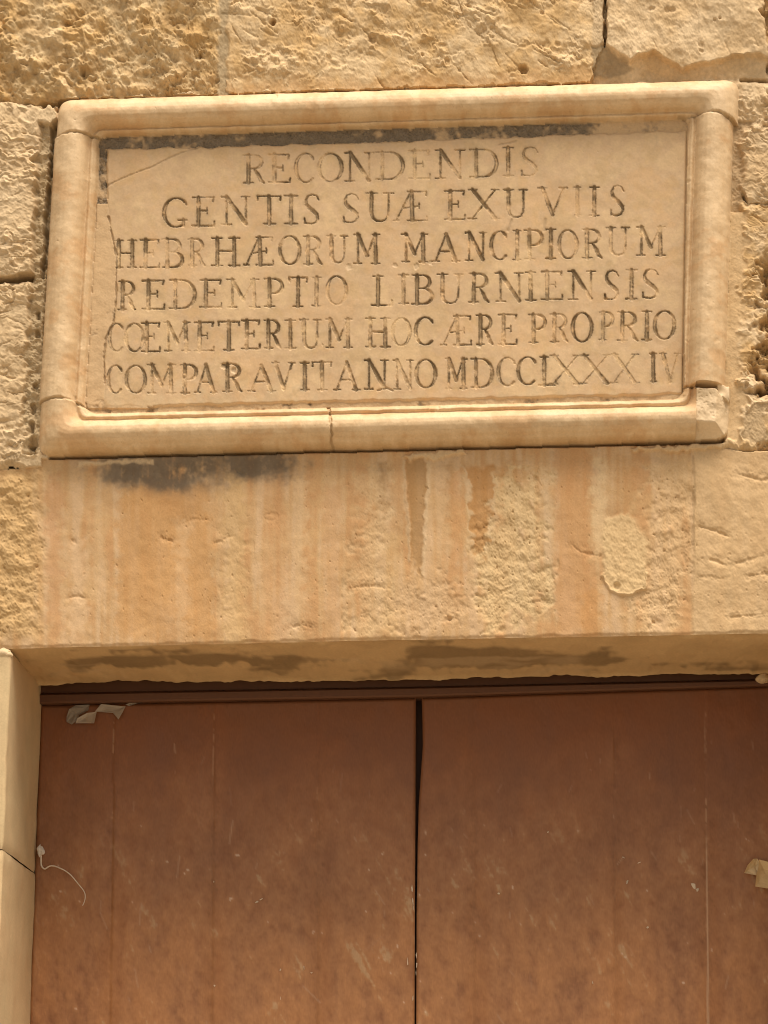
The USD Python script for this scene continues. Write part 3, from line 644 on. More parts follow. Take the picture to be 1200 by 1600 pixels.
FAINT = {(0, 6): .45, (0, 8): .6, (0, 10): .6, (0, 5): .7, (1, 6): .6, (1, 13): .5, (2, 3): .6, (2, 17): .7, (2, 5): .7, (5, 16): .6, (5, 17): .6, (5, 19): .5, (5, 20): .45, (5, 21): .5, (5, 23): .5, (4, 20): .55, (4, 0): .6, (5, 0): .6, (3, 1): .7}
STRONG = {(3, 9): 1.35, (3, 10): 1.3, (3, 11): 1.35, (1, 4): 1.2, (3, 15): 1.3, (2, 9): 1.2, (5, 10): 1.2, (5, 5): 1.15, (2, 10): 1.15, (5, 22): 1.2}
letter_of = np.zeros((ny, nx), np.int16)
letter_sd = np.full((ny, nx), 50, np.float32)
letter_w = np.ones((ny, nx), np.float32)
rl = np.random.default_rng(77)
k = 0
for ri, row in enumerate(ROWS):
    for ci, (ch, xa, xb, yt, yb) in enumerate(row):
        k += 1
        st = FAINT.get((ri, ci), STRONG.get((ri, ci), 1.0)) * rl.uniform(.66, 1.14)
        xb_, xa_ = xb - 1, xa + 1
        tilt = rl.uniform(-.02, .02)
        for s in glyph(ch):
            sj = st * rl.uniform(.75, 1.1)
            pts = []
            wv = rl.uniform(-.6, .6, 2)
            for (a, b, w) in s:
                pts.append((xa_ + a * (xb_ - xa_) + tilt * (b - .5) * 30, yb - 1.5 - b * (yb - yt - 3) + 0, .75 + 2.05 * w * rl.uniform(.93, 1.07)))
            sl, d = polydist(pts, pad=8)
            d = d + .20 * n_fine[sl] + .20 * n_grit[sl]
            better = d < letter_sd[sl]
            letter_sd[sl] = np.where(better, d, letter_sd[sl])
            letter_of[sl] = np.where(better & (d < .9), k, letter_of[sl])
            letter_w[sl] = np.where(better, sj, letter_w[sl])
NL = k
lw = np.clip(letter_w * (1 + .36 * n_col2 + .2 * n_med), .12, 1.4)
cut = smoothstep(.9, -1.6, letter_sd)
H -= slab * cut * 4.2 * np.clip(lw, .25, 1.2)
# remains of dark pigment, strongest along the cut edges
pbreak = np.clip(.55 * lw + .30 * n_fine + .22 * n_med + .12, 0, 1)
pig = smoothstep(1.35, .25, np.abs(letter_sd + .25)) * pbreak + smoothstep(.4, -1.0, letter_sd) * .55 * np.clip(.6 * lw + .3 * n_col2 + .15 * n_fine, 0, 1)
pig = np.clip(pig, 0, 1)
paint(slab * pig, (.10, .075, .046), .76)
halo = smoothstep(5.5, .5, letter_sd) * smoothstep(-.4, 1.5, n_col2 + .4 * n_med) 
paint(slab * halo, (.26, .19, .115), .28)

H = np.clip(H, -45, 60)

# ---------------------------------------------------------------- wall face mesh, cut into its stones
def axis(segs):
    out = []
    for a, b, s in segs:
        n = max(1, int(round((b - a) / s)))
        out.append(np.linspace(a, b, n, endpoint=False))
    return np.concatenate(out + [[segs[-1][1]]])
gx = axis([(X0 + 2, -40, 7), (-40, 150, 1.5), (150, 1092, 1.0), (1092, 1236, 1.4), (1236, X1 - 3, 7)])
gy = axis([(Y0 + 2, -36, 7), (-36, 195, 1.5), (195, 648, 1.0), (648, 1012, 1.5)])
GX, GY = np.meshgrid(gx, gy)
# the last rows follow the arris over the door
t = smoothstep(880, 1012, GY)
GY = GY + t * (lin(GX, [(-420, 1020), (20, 1013), (600, 1000), (1200, 989.5), (1620, 981)]) - 1012)
cc = [GY - Y0, GX - X0]
gh = ndimage.map_coordinates(H, cc, order=1, mode='nearest')
gc = np.stack([ndimage.map_coordinates(C[..., i], cc, order=1, mode='nearest') for i in range(3)], -1)
fcx, fcy = .25 * (GX[:-1, :-1] + GX[1:, :-1] + GX[1:, 1:] + GX[:-1, 1:]), .25 * (GY[:-1, :-1] + GY[1:, :-1] + GY[1:, 1:] + GY[:-1, 1:])
fi = [np.clip(np.rint(fcy - Y0).astype(int), 0, ny - 1), np.clip(np.rint(fcx - X0).astype(int), 0, nx - 1)]
full = label.astype(np.int32).copy()
K_FR, K_GROUT, K_SLAB, K_LET = 100, 120, 121, 1000
full[u > 0] = K_GROUT
full[slab] = K_SLAB
full[(letter_of > 0) & slab & (letter_sd < .6)] = 0
lm = (letter_of > 0) & slab & (letter_sd < .6)
full[lm] = K_LET + letter_of[lm]
full[fr] = K_FR + frame_lab[fr]
full[full == LBL['between']] = K_GROUT
fl = full[fi[0], fi[1]].ravel()
P = on_plane(GX, GY, 0.0)
P[..., 1] -= gh / 1000.0
Nn = grid_normals(P)
Pf, Nf, Cf = P.reshape(-1, 3), Nn.reshape(-1, 3), gc.reshape(-1, 3)
F4 = grid_faces(*GX.shape)
order_ = np.argsort(fl, kind='stable')
flS = fl[order_]
starts = np.flatnonzero(np.r_[True, flS[1:] != flS[:-1]])
groups = {int(flS[s]): order_[s:e] for s, e in zip(starts, np.r_[starts[1:], len(flS)])}

def piece(code):
    f = F4[groups[code]]
    vi, inv = np.unique(f, return_inverse=True)
    return Pf[vi], inv.reshape(-1, 4), Nf[vi], Cf[vi]

def put_piece(name, code, mat, parent, lbl=None):
    if code not in groups:
        return None
    v, f, n, c = piece(code)
    return put(name, v, f, mat, parent, n, c, lbl)

wall = thing('stone_wall', 'weathered golden limestone block wall round the plaque and doorway', 'wall')
stone_lbl = {'A': 'deeply pitted stone above the left end of the plaque', 'B': 'rough long stone above the middle of the plaque', 'C': 'smooth stone with a chipped lower edge above the right end of the plaque',
             'E': 'flaky stone left of the plaque, above the open joint', 'F': 'layered stone left of the plaque, below the open joint', 'H': 'rough stone by the upper right corner of the plaque',
             'I': 'eroded stone right of the plaque'}
for n in ('over_l', 'over_r', 'A0', 'A', 'B', 'C', 'D', 'E0', 'E', 'F0', 'F', 'H', 'H0', 'I', 'J'):
    put_piece('stone_block', LBL[n], LIME, wall, stone_lbl.get(n))

# lintel: face + soffit in one stone
D_BACK = 0.285
v, f, n, c = piece(LBL['lintel'])
sx = axis([(-60, 20, 20), (20, 1200, 3), (1200, 1330, 20)])
nt = 26
tt = np.linspace(0, 1, nt)
front = P[-1]                                               # last row of the face grid
front_px = GX[-1]
fr_pts = np.stack([np.interp(sx, front_px, front[:, i]) for i in range(3)], -1)
rs = np.random.default_rng(5)
rag = ndimage.gaussian_filter1d(rs.standard_normal(len(sx)), 1.0) + 1.5 * ndimage.gaussian_filter1d(rs.standard_normal(len(sx)), 5.0); rag /= rag.std()
rag2 = ndimage.gaussian_filter1d(rs.standard_normal(len(sx)), 14.0); rag2 /= rag2.std()
z_back = on_plane(np.array([60., 650., 1190.]), np.array([1069., 1059., 1051.]), D_BACK)
zb = np.interp(fr_pts[:, 0], z_back[:, 0], z_back[:, 2])
Sg = np.zeros((nt, len(sx), 3))
for j, t_ in enumerate(tt):
    Sg[j, :, 0] = fr_pts[:, 0]
    Sg[j, :, 1] = fr_pts[:, 1] + (D_BACK - fr_pts[:, 1]) * t_
    Sg[j, :, 2] = fr_pts[:, 2] + (zb - fr_pts[:, 2]) * t_
sn = spec_noise((256, len(sx) + 200), 3, 60, 1.4, 31)[:nt, :len(sx)]
sn2 = spec_noise((256, len(sx) + 200), 6, 90, 1.3, 32, sx=3.0, sy=.5)[40:40 + nt, :len(sx)]
Sg[1:, :, 2] -= .0012 * sn[1:]
rag = rag * np.clip(.35 + .5 * ndimage.gaussian_filter1d(rs.standard_normal(len(sx)), 20) * 6, .1, 1.2)
Sg[-1, :, 2] -= .0011 * rag + .0016 * rag2 + .001; Sg[-2, :, 2] -= .0005 * rag
sc = np.tile(np.array([.58, .41, .215]), (nt, len(sx), 1))
T2, S2 = np.meshgrid(tt, sx, indexing='ij')
def blot(x0, x1, t0, t1, s=1.0):
    return s * smoothstep(x0 - 40, x0 + 40, S2) * smoothstep(x1 + 40, x1 - 40, S2) * smoothstep(t0 - .12, t0 + .12, T2) * smoothstep(t1 + .12, t1 - .12, T2)
w = blot(90, 480, .28, .55) + .5 * blot(160, 330, .1, .7) + blot(640, 1000, .2, .7) + .8 * blot(360, 430, .6, .85) + .7 * blot(520, 560, .3, .5) + .7 * blot(1030, 1280, .62, .95) + .6 * blot(560, 640, .75, .95)
w = smoothstep(.30, .90, w + .30 * sn2 + .20 * sn)
sc = sc * (1 - .72 * w[..., None]) + np.array([.185, .125, .062]) * .72 * w[..., None]
w = smoothstep(.5, 1.6, sn2) * (T2 > .45)
sc = sc * (1 - .4 * w[..., None]) + PALE * .4 * w[..., None]
sf4 = grid_faces(nt, len(sx)) + len(v)
sN = grid_normals(Sg, np.array([0, 0, -1.0]))
# back upstand of the soffit: the broken plaster edge has a thickness
up = Sg[-1].copy(); up2 = up.copy(); up2[:, 2] += .06; up2[:, 1] += .001
nb = len(v) + nt * len(sx)
bf = grid_faces(2, len(sx)) + nb
put('lintel', np.vstack([v, Sg.reshape(-1, 3), up, up2]), np.vstack([f, sf4, bf]), SMOOTH, wall,
    np.vstack([n, sN.reshape(-1, 3), np.tile([0, 1.0, 0], (2 * len(sx), 1))]), np.vstack([c, sc.reshape(-1, 3), np.tile(PALE * .9, (2 * len(sx), 1))]),
    'long lintel stone with orange run-off streaks under the plaque')

# ---------------------------------------------------------------- plaque
plq = thing('inscribed_plaque', 'framed marble plaque with a six-line Latin inscription above the door', 'plaque')
put_piece('mortar_bed', K_GROUT, SMOOTH, plq, 'dark old mortar round the slab')
put_piece('top_moulding', K_FR + 1, MARBLE, plq)
put_piece('side_moulding', K_FR + 2, MARBLE, plq, 'left upright of the rounded frame')
put_piece('side_moulding', K_FR + 3, MARBLE, plq, 'right upright of the rounded frame')
put_piece('bottom_moulding', K_FR + 4, MARBLE, plq, 'left length of the lower frame')
put_piece('bottom_moulding', K_FR + 5, MARBLE, plq, 'right length of the lower frame with a broken corner')
slab_prim = put_piece('slab', K_SLAB, MARBLE, plq)
for i in range(1, NL + 1):
    put_piece('letter', K_LET + i, LETTER, slab_prim)

# ---------------------------------------------------------------- jambs of the doorway
def wallx(px, py, y=0.0):
    return on_plane(np.array([float(px)]), np.array([float(py)]), y)[0]
Lt, Lb = wallx(18, 1016), wallx(0, 1470)
Rt = wallx(1275, 1000)
def edge_x(z, sgn):
    if sgn < 0:
        return Lt[0] + (Lb[0] - Lt[0]) * np.clip((Lt[2] - z) / (Lt[2] - Lb[2]), 0, 2.2)
    return Rt[0] + 0 * z
def jamb_stone(z1, z0, sgn, seed, depth=D_BACK + .055, width=.42, proud=.006, tone=1.0, lbl=None, slope=0.0):
    """dressed stone of the reveal: outer face, rounded arris, reveal face"""
    r_ = .006
    prof_ = [(-width, -proud)] + [(-width * q_, -proud) for q_ in np.linspace(.985, .03, 48)]
    prof_ += [(-r_ + r_ * math.sin(a), -proud + r_ - r_ * math.cos(a)) for a in np.linspace(0, math.pi / 2, 6)]
    prof_ += [(0, y_) for y_ in np.linspace(-proud + r_ + .01, depth, 40)]
    prof_ = np.array(prof_)
    nz = max(8, int(abs(z1 - z0) / .008))
    nz = min(nz, 110)
    zz = np.linspace(z1, z0, nz)
    G = np.zeros((nz, len(prof_), 3))
    nse = spec_noise((256, 256), 4, 60, 1.4, seed)[:nz, :len(prof_)]
    end = np.minimum(np.arange(nz), np.arange(nz)[::-1])
    pinch = np.where(end == 0, .0022, np.where(end == 1, .0006, 0))
    for j, (a, y_) in enumerate(prof_):
        G[:, j, 0] = edge_x(zz, sgn) + (-1 if sgn > 0 else 1) * (a - (.0007 * nse[:, j] + pinch) * (y_ > -proud + .001))
        G[:, j, 1] = y_ + (.0007 * nse[:, j] + pinch) * (y_ <= -proud + .001)
        G[:, j, 2] = zz - slope * max(y_, 0)
    if sgn > 0:
        pass
    Nv = grid_normals(G)
    cen = np.array([-sgn * .5, -1.0, 0]); cen /= np.linalg.norm(cen)
    if (Nv * cen).sum(-1).mean() < 0:
        Nv = -Nv
    col = np.array([.56, .42, .235]) * tone
    cw = np.clip(.5 + .4 * spec_noise((256, 256), 4, 120, 1.4, seed + 1)[:nz, :len(prof_)], 0, 1)[..., None]
    cl = col * (1 - cw) + (PALE * .62 + YEL * .45) * tone * cw
    put('jamb_stone', G.reshape(-1, 3), grid_faces(nz, len(prof_))[:, ::-1] if sgn > 0 else grid_faces(nz, len(prof_)), SMOOTH, wall, Nv.reshape(-1, 3), cl.reshape(-1, 3), lbl)
zl = Lt[2]
zj = wallx(4, 1328)[2]
jamb_stone(zl - .002, zj + .001, -1, 41, lbl='upper stone of the left door jamb', slope=.0)
jamb_stone(zj - .001, zj - .62, -1, 43, tone=1.02, lbl='lower stone of the left door jamb')
jamb_stone(zj - .622, 0.55, -1, 45); jamb_stone(.548, -.02, -1, 47)
jamb_stone(Rt[2] + .0, 2.2, 1, 51); jamb_stone(2.198, 1.4, 1, 53); jamb_stone(1.398, .6, 1, 55); jamb_stone(.598, -.02, 1, 57)
# crumbling mortar at the top of the left jamb
def lump(name, cx, cy, cz, rx, ry, rz, mat, parent, col, seed, n=18, lbl=None, rough_=.25):
    a = np.linspace(0, 2 * np.pi, n, endpoint=False); b = np.linspace(0.02, np.pi - .02, n // 2 + 2)
    B, A = np.meshgrid(b, a, indexing='ij')
    r = np.random.default_rng(seed)
    rr = 1 + rough_ * ndimage.gaussian_filter(r.standard_normal(B.shape), 1.2, mode='wrap') * 2
    G = np.stack([cx + rx * rr * np.sin(B) * np.cos(A), cy + ry * rr * np.sin(B) * np.sin(A), cz + rz * rr * np.cos(B)], -1)
    i = np.arange(B.size).reshape(B.shape)
    i2 = np.concatenate([i, i[:, :1]], 1)
    f = np.stack([i2[:-1, :-1], i2[1:, :-1], i2[1:, 1:], i2[:-1, 1:]], -1).reshape(-1, 4)
    return put(name, G.reshape(-1, 3), f, mat, parent, None, np.asarray(col), lbl)
for i, (px, py, r) in enumerate([(6, 1020, .009), (13, 1023, .006), (-4, 1021, .009)]):
    p = wallx(px, py, -.006)
    lump('mortar_lump', p[0], p[1] + .006, p[2], r * 1.3, .008, r, LIME, wall, PALE, 60 + i)
p = on_plane(np.array([1193.]), np.array([1060.]), D_BACK + .01)[0]
lump('mortar_lump', p[0], p[1], p[2], .016, .02, .010, LIME, wall, PALE * .95, 66, lbl='plaster lump at the right end of the door head')
# wall below the lintel on both sides
def flank(xa, xb, z1, z0, seed, back=0.0):
    nz, nx_ = 60, 60
    zz, xx = np.linspace(z1, z0, nz), np.linspace(xa, xb, nx_)
    XX, ZZ = np.meshgrid(xx, zz)
    e = np.minimum(np.minimum(XX - xa, xb - XX), np.minimum(z1 - ZZ, ZZ - z0))
    ns = spec_noise((128, 128), 3, 50, 1.5, seed)[:nz, :nx_]
    G = np.stack([XX, back - .004 * ns + .012 * smoothstep(.012, 0, e), ZZ], -1)
    put('stone_block', G.reshape(-1, 3), grid_faces(nz, nx_), LIME, wall, grid_normals(G).reshape(-1, 3), YEL * .5 + PALE * .45)
for sgn in (-1, 1):
    xe = max(Lt[0], Lb[0]) - .39 if sgn < 0 else Rt[0] + .42
    zs = [wallx(-300, 1020)[2] if sgn < 0 else wallx(1600, 982)[2], 2.25, 1.85, 1.4, .95, .5, -.02]
    for i in range(6):
        a, b = (xe - .75, xe) if sgn < 0 else (xe, xe + .75)
        flank(a, b, zs[i] - .002, zs[i + 1] + .002, 70 + i + 10 * (sgn > 0), .014)
# the wall goes on beyond the stones round the doorway
zr = [wallx(-300, 1020)[2], 2.98, 3.30, 3.66, 4.05, 4.45, 4.85]
xr_l = max(wallx(X0 + 6, 900)[0], wallx(X0 + 6, -250)[0]) ; xr_r = min(wallx(X1 - 8, 900)[0], wallx(X1 - 8, -250)[0])
zt = min(wallx(-400, Y0 + 6)[2], wallx(1600, Y0 + 6)[2])
sd = 400
for i in range(6):
    za_, zb_ = zr[i + 1] - .002, zr[i] + .002
    cuts_l = [-3.4, -2.62 + .25 * (i % 2), -1.9 + .2 * (i % 2), xr_l + .004]; cuts_r = [xr_r - .004, 2.0 - .2 * (i % 2), 2.7 + .2 * (i % 2), 3.5]
    if za_ > zt + .1:
        cuts_l = [-3.4, -2.62, -1.9, -1.2, -.45, .3]; cuts_r = [.3, 1.05, 1.75, 2.6, 3.5]
    for cuts in (cuts_l, cuts_r):
        for a_, b_ in zip(cuts[:-1], cuts[1:]):
            sd += 1
            flank(a_ + .002, b_ - .002, za_, zb_, sd, .012)
for sgn in (-1, 1):
    xe = (max(Lt[0], Lb[0]) - 1.145 if sgn < 0 else Rt[0] + 1.175)
    zs = [zr[0], 2.2, 1.8, 1.35, .9, .45, -.02]
    for i in range(6):
        sd += 1
        flank(*((xe - 1.5, xe) if sgn < 0 else (xe, xe + 1.2)), zs[i] - .002, zs[i + 1] + .002, sd)
# solid core behind the facing stones so that nothing shines through the joints
def boxmesh(x0, x1, y0, y1, z0, z1):
    v = np.array([(x, y, z) for z in (z0, z1) for y in (y0, y1) for x in (x0, x1)])
    f = np.array([(0, 1, 5, 4), (2, 6, 7, 3), (0, 4, 6, 2), (1, 3, 7, 5), (4, 5, 7, 6), (0, 2, 3, 1)])
    return v, f
tl = on_plane(np.array([-400.]), np.array([-290.]), 0)[0]; tr = on_plane(np.array([1600.]), np.array([-290.]), 0)[0]
ztop = min(tl[2], tr[2]) - .01
zlin = max(fr_pts[:, 2].max(), zb.max()) + .05
core = [boxmesh(-3.38, 3.48, .07, .8, zlin, 4.83), boxmesh(-3.38, Lb[0] - .06, .07, .8, -.02, zlin), boxmesh(Rt[0] + .05, 3.48, .07, .8, -.02, zlin), boxmesh(Lb[0] - .06, Rt[0] + .05, .6, .8, -.02, zlin)]
cv, cf, o = [], [], 0
for a, b in core:
    cv.append(a); cf.append(b + o); o += 8
put('wall_core', np.vstack(cv), np.vstack(cf), LIME, wall, None, YEL * .7)

# ---------------------------------------------------------------- wooden door
Y_HEAD, Y_LEAF = D_BACK + .016, D_BACK + .034
BRN = np.array([.195, .076, .032])
dfr = thing('door_frame', 'dark brown wooden frame closing the top of the doorway', 'door frame')
za = on_plane(np.array([60., 650., 1190.]), np.array([1062., 1052., 1044.]), Y_HEAD)
zc = on_plane(np.array([60., 650., 1190.]), np.array([1084., 1074., 1062.]), Y_HEAD)
zd = on_plane(np.array([60., 650., 1190.]), np.array([1099., 1088., 1071.]), Y_HEAD)
hx = np.linspace(Lt[0] - .03, Rt[0] + .03, 120)
def ev(a):
    return np.interp(hx, a[:, 0], a[:, 2]) + (hx < a[0, 0]) * (hx - a[0, 0]) * (a[1, 2] - a[0, 2]) / (a[1, 0] - a[0, 0])
ya = np.array([Y_HEAD + .014, Y_HEAD + .014, Y_HEAD + .013, Y_HEAD + .004, Y_HEAD, Y_HEAD, Y_HEAD + .003, Y_HEAD + .05])
zA, zC, zD = ev(za), ev(zc), ev(zd)
zs_ = [zA + .05, zA, zC + .004, zC, zC - .003, zD + .003, zD, zD]
G = np.stack([np.stack([hx, np.full_like(hx, y_), z_ + 0 * hx], -1) for y_, z_ in zip(ya, zs_)], 0)
put('head_rail', G.reshape(-1, 3), grid_faces(len(ya), len(hx)), PAINT, dfr, None, BRN * [.58, .64, .75])
for sgn in (-1, 1):
    xe = (Lb[0] + .02 if sgn < 0 else Rt[0] - .012)
    v, f = boxmesh(xe - .08 if sgn < 0 else xe, xe if sgn < 0 else xe + .08, Y_LEAF + .05, Y_LEAF + .10, 0, zD.mean())
    put('side_post', v, f, PAINT, dfr, None, BRN * .6)

# leaves: boards as one relief each, cut board by board
seamL = [lambda y: 176 - (y - 1300) * .016, lambda y: 333 - (y - 1300) * .010, lambda y: 497 - (y - 1300) * .006]
seamR = [lambda y: 741 - (y - 1300) * .002, lambda y: 962 - (y - 1300) * .0, lambda y: 1104 + (y - 1300) * .006]
def leafgrid(x_left, x_right, top, seed, seams, name, lbl, gapfn=None):
    """x_left/right: functions of survey y; boards joined by shallow painted joints"""
    ys = np.concatenate([np.linspace(0, 1, 200, endpoint=False) * 540, np.linspace(540, 2120, 40)])
    us = np.linspace(0, 1, 290)
    T, Uu = np.meshgrid(ys, us, indexing='ij')
    tp = lambda x: lin(x, [(60, 1102), (650, 1090.5), (1240, 1071)])
    xl, xr = x_left(1090 + T), x_right(1090 + T)
    PX = xl + (xr - xl) * Uu
    PY = tp(PX) + T
    shp = T.shape
    nb_ = spec_noise((256, 512), 10, 140, 1.5, seed)[:shp[0], :shp[1]]
    nf_ = spec_noise((256, 512), 2, 20, 1.2, seed + 1)[:shp[0], :shp[1]]
    nst = spec_noise((256, 512), 3, 60, 1.3, seed + 2, sx=.6, sy=6)[:shp[0], :shp[1]]
    diag = spec_noise((700, 700), 2, 40, 1.2, seed + 3, sx=.5, sy=6)
    ang = math.radians(-28)
    rx_, ry_ = PX - PX.mean(), PY - PY.min()
    diag = ndimage.map_coordinates(diag, [(np.cos(ang) * ry_ - np.sin(ang) * rx_) * .35 % 699, (np.sin(ang) * ry_ + np.cos(ang) * rx_) * .35 % 699], order=1, mode='wrap')
    h = .5 * nb_ + .12 * nf_
    col = np.tile(BRN, shp + (1,))
    board = np.zeros(shp, int); name_seed = seed
    for i, s in enumerate(seams):
        d = PX - s(PY)
        board += d > 0
        h -= (1.1 + .5 * nb_) * smoothstep(3.2, .4, np.abs(d)) * smoothstep(1150, 1400, PY + 60 * nb_)
        h += .5 * np.sign(d) * smoothstep(16, 0, np.abs(d))
        w = smoothstep(7, 1, np.abs(d - 1) + 2 * nf_) * smoothstep(1150, 1400, PY + 50 * nb_) * .6
        col = col * (1 - w[..., None]) + np.array([.10, .038, .015]) * w[..., None]
        w = smoothstep(26, 2, np.abs(d - 5) + 6 * nb_) * smoothstep(1230, 1450, PY + 40 * nb_) * .35
        stain = w if i == 0 else np.maximum(stain, w)
        w = smoothstep(1.6, .3, np.abs(d + 1)) * smoothstep(1.0, 1.9, nst + .6 * nf_) * .5
        col = col * (1 - w[..., None]) + np.array([.5, .33, .2]) * w[..., None]
    # old paint: redder at top; lower dust and bleach, partly daylight painted in
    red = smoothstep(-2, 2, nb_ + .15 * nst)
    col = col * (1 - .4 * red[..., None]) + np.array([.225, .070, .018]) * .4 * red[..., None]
    dust_and_light = smoothstep(1110, 1400, PY + 14 * nb_) * np.clip(.55 + .05 * nb_ + .03 * diag + .08 * nf_ + .02 * nst, 0, 1)
    col = col * (1 - .7 * dust_and_light[..., None]) + np.array([.47, .245, .118]) * .7 * dust_and_light[..., None]
    bleach_and_light = smoothstep(1320, 1560, PY) * smoothstep(-2.4, 2.4, nst * .25 + .42 * nb_ + .3 * nf_ + .2 * diag)
    col = col * (1 - .45 * bleach_and_light[..., None]) + np.array([.56, .26, .092]) * .45 * bleach_and_light[..., None]
    sc_ = smoothstep(1.2, 2.8, diag + .6 * nf_ - 1.2 + 1.1 * nb_) * smoothstep(1250, 1400, PY) * .42
    col = col * (1 - sc_[..., None]) + np.array([.48, .36, .21]) * sc_[..., None]
    ch = smoothstep(3.0, 3.5, nf_) * smoothstep(1240, 1350, PY)
    col = col * (1 - .7 * ch[..., None]) + np.array([.62, .46, .34]) * .7 * ch[..., None]
    col = col * (1 - stain[..., None]) + np.array([.30, .115, .035]) * stain[..., None]
    if name_seed == 121:
        d = PX - seams[2](PY)
        w = smoothstep(1.8, .5, np.abs(d + .5 * nb_)) * smoothstep(1290, 1350, PY) * .6
        col = col * (1 - w[..., None]) + np.array([.55, .36, .22]) * w[..., None]
    # fine scratches and rubbed marks
    r_ = np.random.default_rng(seed + 9)
    for _ in range(42):
        sx_, sy_ = r_.uniform(.03, .97) * (xr.max() - xl.min()) + xl.min(), r_.uniform(1150, 1620)
        L_, an_ = r_.gamma(2, 7), r_.normal(1.45, .35)
        ex, ey = sx_ + L_ * math.cos(an_), sy_ + L_ * math.sin(an_)
        i0, i1 = np.searchsorted(ys, [sy_ - 1102, ey - 1080]); i0, i1 = max(i0 - 2, 0), min(i1 + 6, len(ys))
        gx_, gy_ = PX[i0:i1], PY[i0:i1]
        t_ = np.clip(((gx_ - sx_) * (ex - sx_) + (gy_ - sy_) * (ey - sy_)) / (L_ * L_), 0, 1)
        dd = np.hypot(gx_ - sx_ - t_ * (ex - sx_), gy_ - sy_ - t_ * (ey - sy_))
        w = smoothstep(1.9, .3, dd) * r_.uniform(.08, .38)
        col[i0:i1] = col[i0:i1] * (1 - w[..., None]) + np.array([.47, .31, .2]) * w[..., None]
    # turned edge of the leaf
    e = np.minimum(np.minimum(Uu, 1 - Uu) * (xr - xl), T + .5)
    h -= 5 * smoothstep(3.2, 0, e)
    G = on_plane(PX, PY, Y_LEAF); G[..., 1] -= h / 1000
    Nn_ = grid_normals(G)
    leaf = thing(name, lbl, 'door')
    F_ = grid_faces(*shp)
    bc = board[:-1, :-1].ravel()
    for b in range(len(seams) + 1):
        f = F_[bc == b]
        vi, inv = np.unique(f, return_inverse=True)
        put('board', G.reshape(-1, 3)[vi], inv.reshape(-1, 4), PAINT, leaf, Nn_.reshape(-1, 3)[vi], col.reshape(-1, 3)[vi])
    return leaf, G
gl = lambda y: 63 - (y - 1095) * .0356
gm = lambda y: 649.5 - (y - 1090) * .004
gr = lambda y: lin(y, [(1080, 658.5), (1130, 660), (1165, 660.5), (1200, 658), (1260, 654), (1320, 652.5), (1420, 651), (1700, 649.5), (3300, 643)])
gz = lambda y: 1246 + (y - 1090) * .02
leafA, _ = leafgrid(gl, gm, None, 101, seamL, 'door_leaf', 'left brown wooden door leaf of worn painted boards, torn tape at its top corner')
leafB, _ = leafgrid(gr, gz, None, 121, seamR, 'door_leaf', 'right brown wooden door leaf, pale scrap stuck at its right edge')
# dark strip added behind the gap to keep sky light out, on the right leaf, and paint flakes along the meeting edge
pa, pb = on_plane(np.array([640., 700.]), np.array([1085., 1085.]), Y_LEAF)
v, f = boxmesh(pa[0] - .02, pb[0], Y_LEAF + .045, Y_LEAF + .075, .02, pa[2])
put('added_gap_strip', v, f, PAINT, leafB, None, BRN * .45)
v, f = boxmesh(Lb[0] - .03, Rt[0] + .03, Y_LEAF + .12, Y_LEAF + .14, 0, zD.mean() + .1)
put('added_back_panel', v, f, DARKW, dfr, None, (.03, .022, .016))  # unseen dark panel added behind the leaves to shut out sky light
def flake(px, py, w, h, parent, col, seed, ang=0.0, y=Y_LEAF - .0016, name='paint_flake'):
    r = np.random.default_rng(seed)
    n = 9
    a = np.sort(r.uniform(0, 2 * np.pi, n))
    rad = r.uniform(.6, 1.1, n)
    c_, s_ = math.cos(ang), math.sin(ang)
    qx, qy = rad * np.cos(a) * w, rad * np.sin(a) * h
    qx, qy = c_ * qx - s_ * qy, s_ * qx + c_ * qy
    F_ = on_plane(px + qx, py + qy, y - .0004 * r.uniform(0, 2, n)); Bk = F_.copy(); Bk[:, 1] += .0012
    cF = on_plane(np.array([px]), np.array([py]), y - .0008)
    V = np.vstack([F_, Bk, cF])
    fa = [(i, (i + 1) % n, 2 * n) for i in range(n)] + [(i, n + i, (i + 1) % n) for i in range(n)] + [((i + 1) % n, n + i, n + (i + 1) % n) for i in range(n)]
    put(name, V, np.array(fa), PAPER, parent, None, np.asarray(col))
FLK = np.array([.66, .53, .38])
for i, (px, py, w, h, a) in enumerate([(644, 1388, 1.6, 9, .05), (645, 1408, 1.3, 8, -.05), (646, 1418, 1, 4, 0), (637, 1503, .9, 7, 0), (645, 1560, 1, 6, 0.1), (401, 1409, 3.2, 1.8, -.4), (408, 1405, 3, .9, -.5), (487, 1520, 2.4, 1, .2), (475, 1512, .8, 4, -.2),
                                        (438, 1560, .8, 3, .3), (334, 1378, 1, 2, 0), (438, 1515, 1, 3, .3), (335, 1540, 1.5, 1.5, 0)]):
    flake(px, py, w, h, leafA, FLK * (1 - .1 * (i % 3)), 200 + i, a)
for i, (px, py, w, h, a) in enumerate([(650.5, 1492, .9, 9, 0), (651, 1508, 1.1, 6, 0), (650.5, 1520, 1.1, 5, 0), (1084, 1384, 6, 3.5, .9), (1090, 1390, 3, 3, .2), (980, 1378, 1.4, 4.5, .3), (779, 1396, 2.6, 1.8, 0), (856, 1300, 1.6, 2.4, .6), (974, 1340, 3, 1.2, .5), (998, 1348, 3.5, 1.2, -.3), (1012, 1449, 2.2, 1.8, 0), (926, 1535, 1, 3, -.3)]):
    flake(px, py, w, h, leafB, FLK * (1 - .1 * (i % 3)) * .95, 230 + i, a)
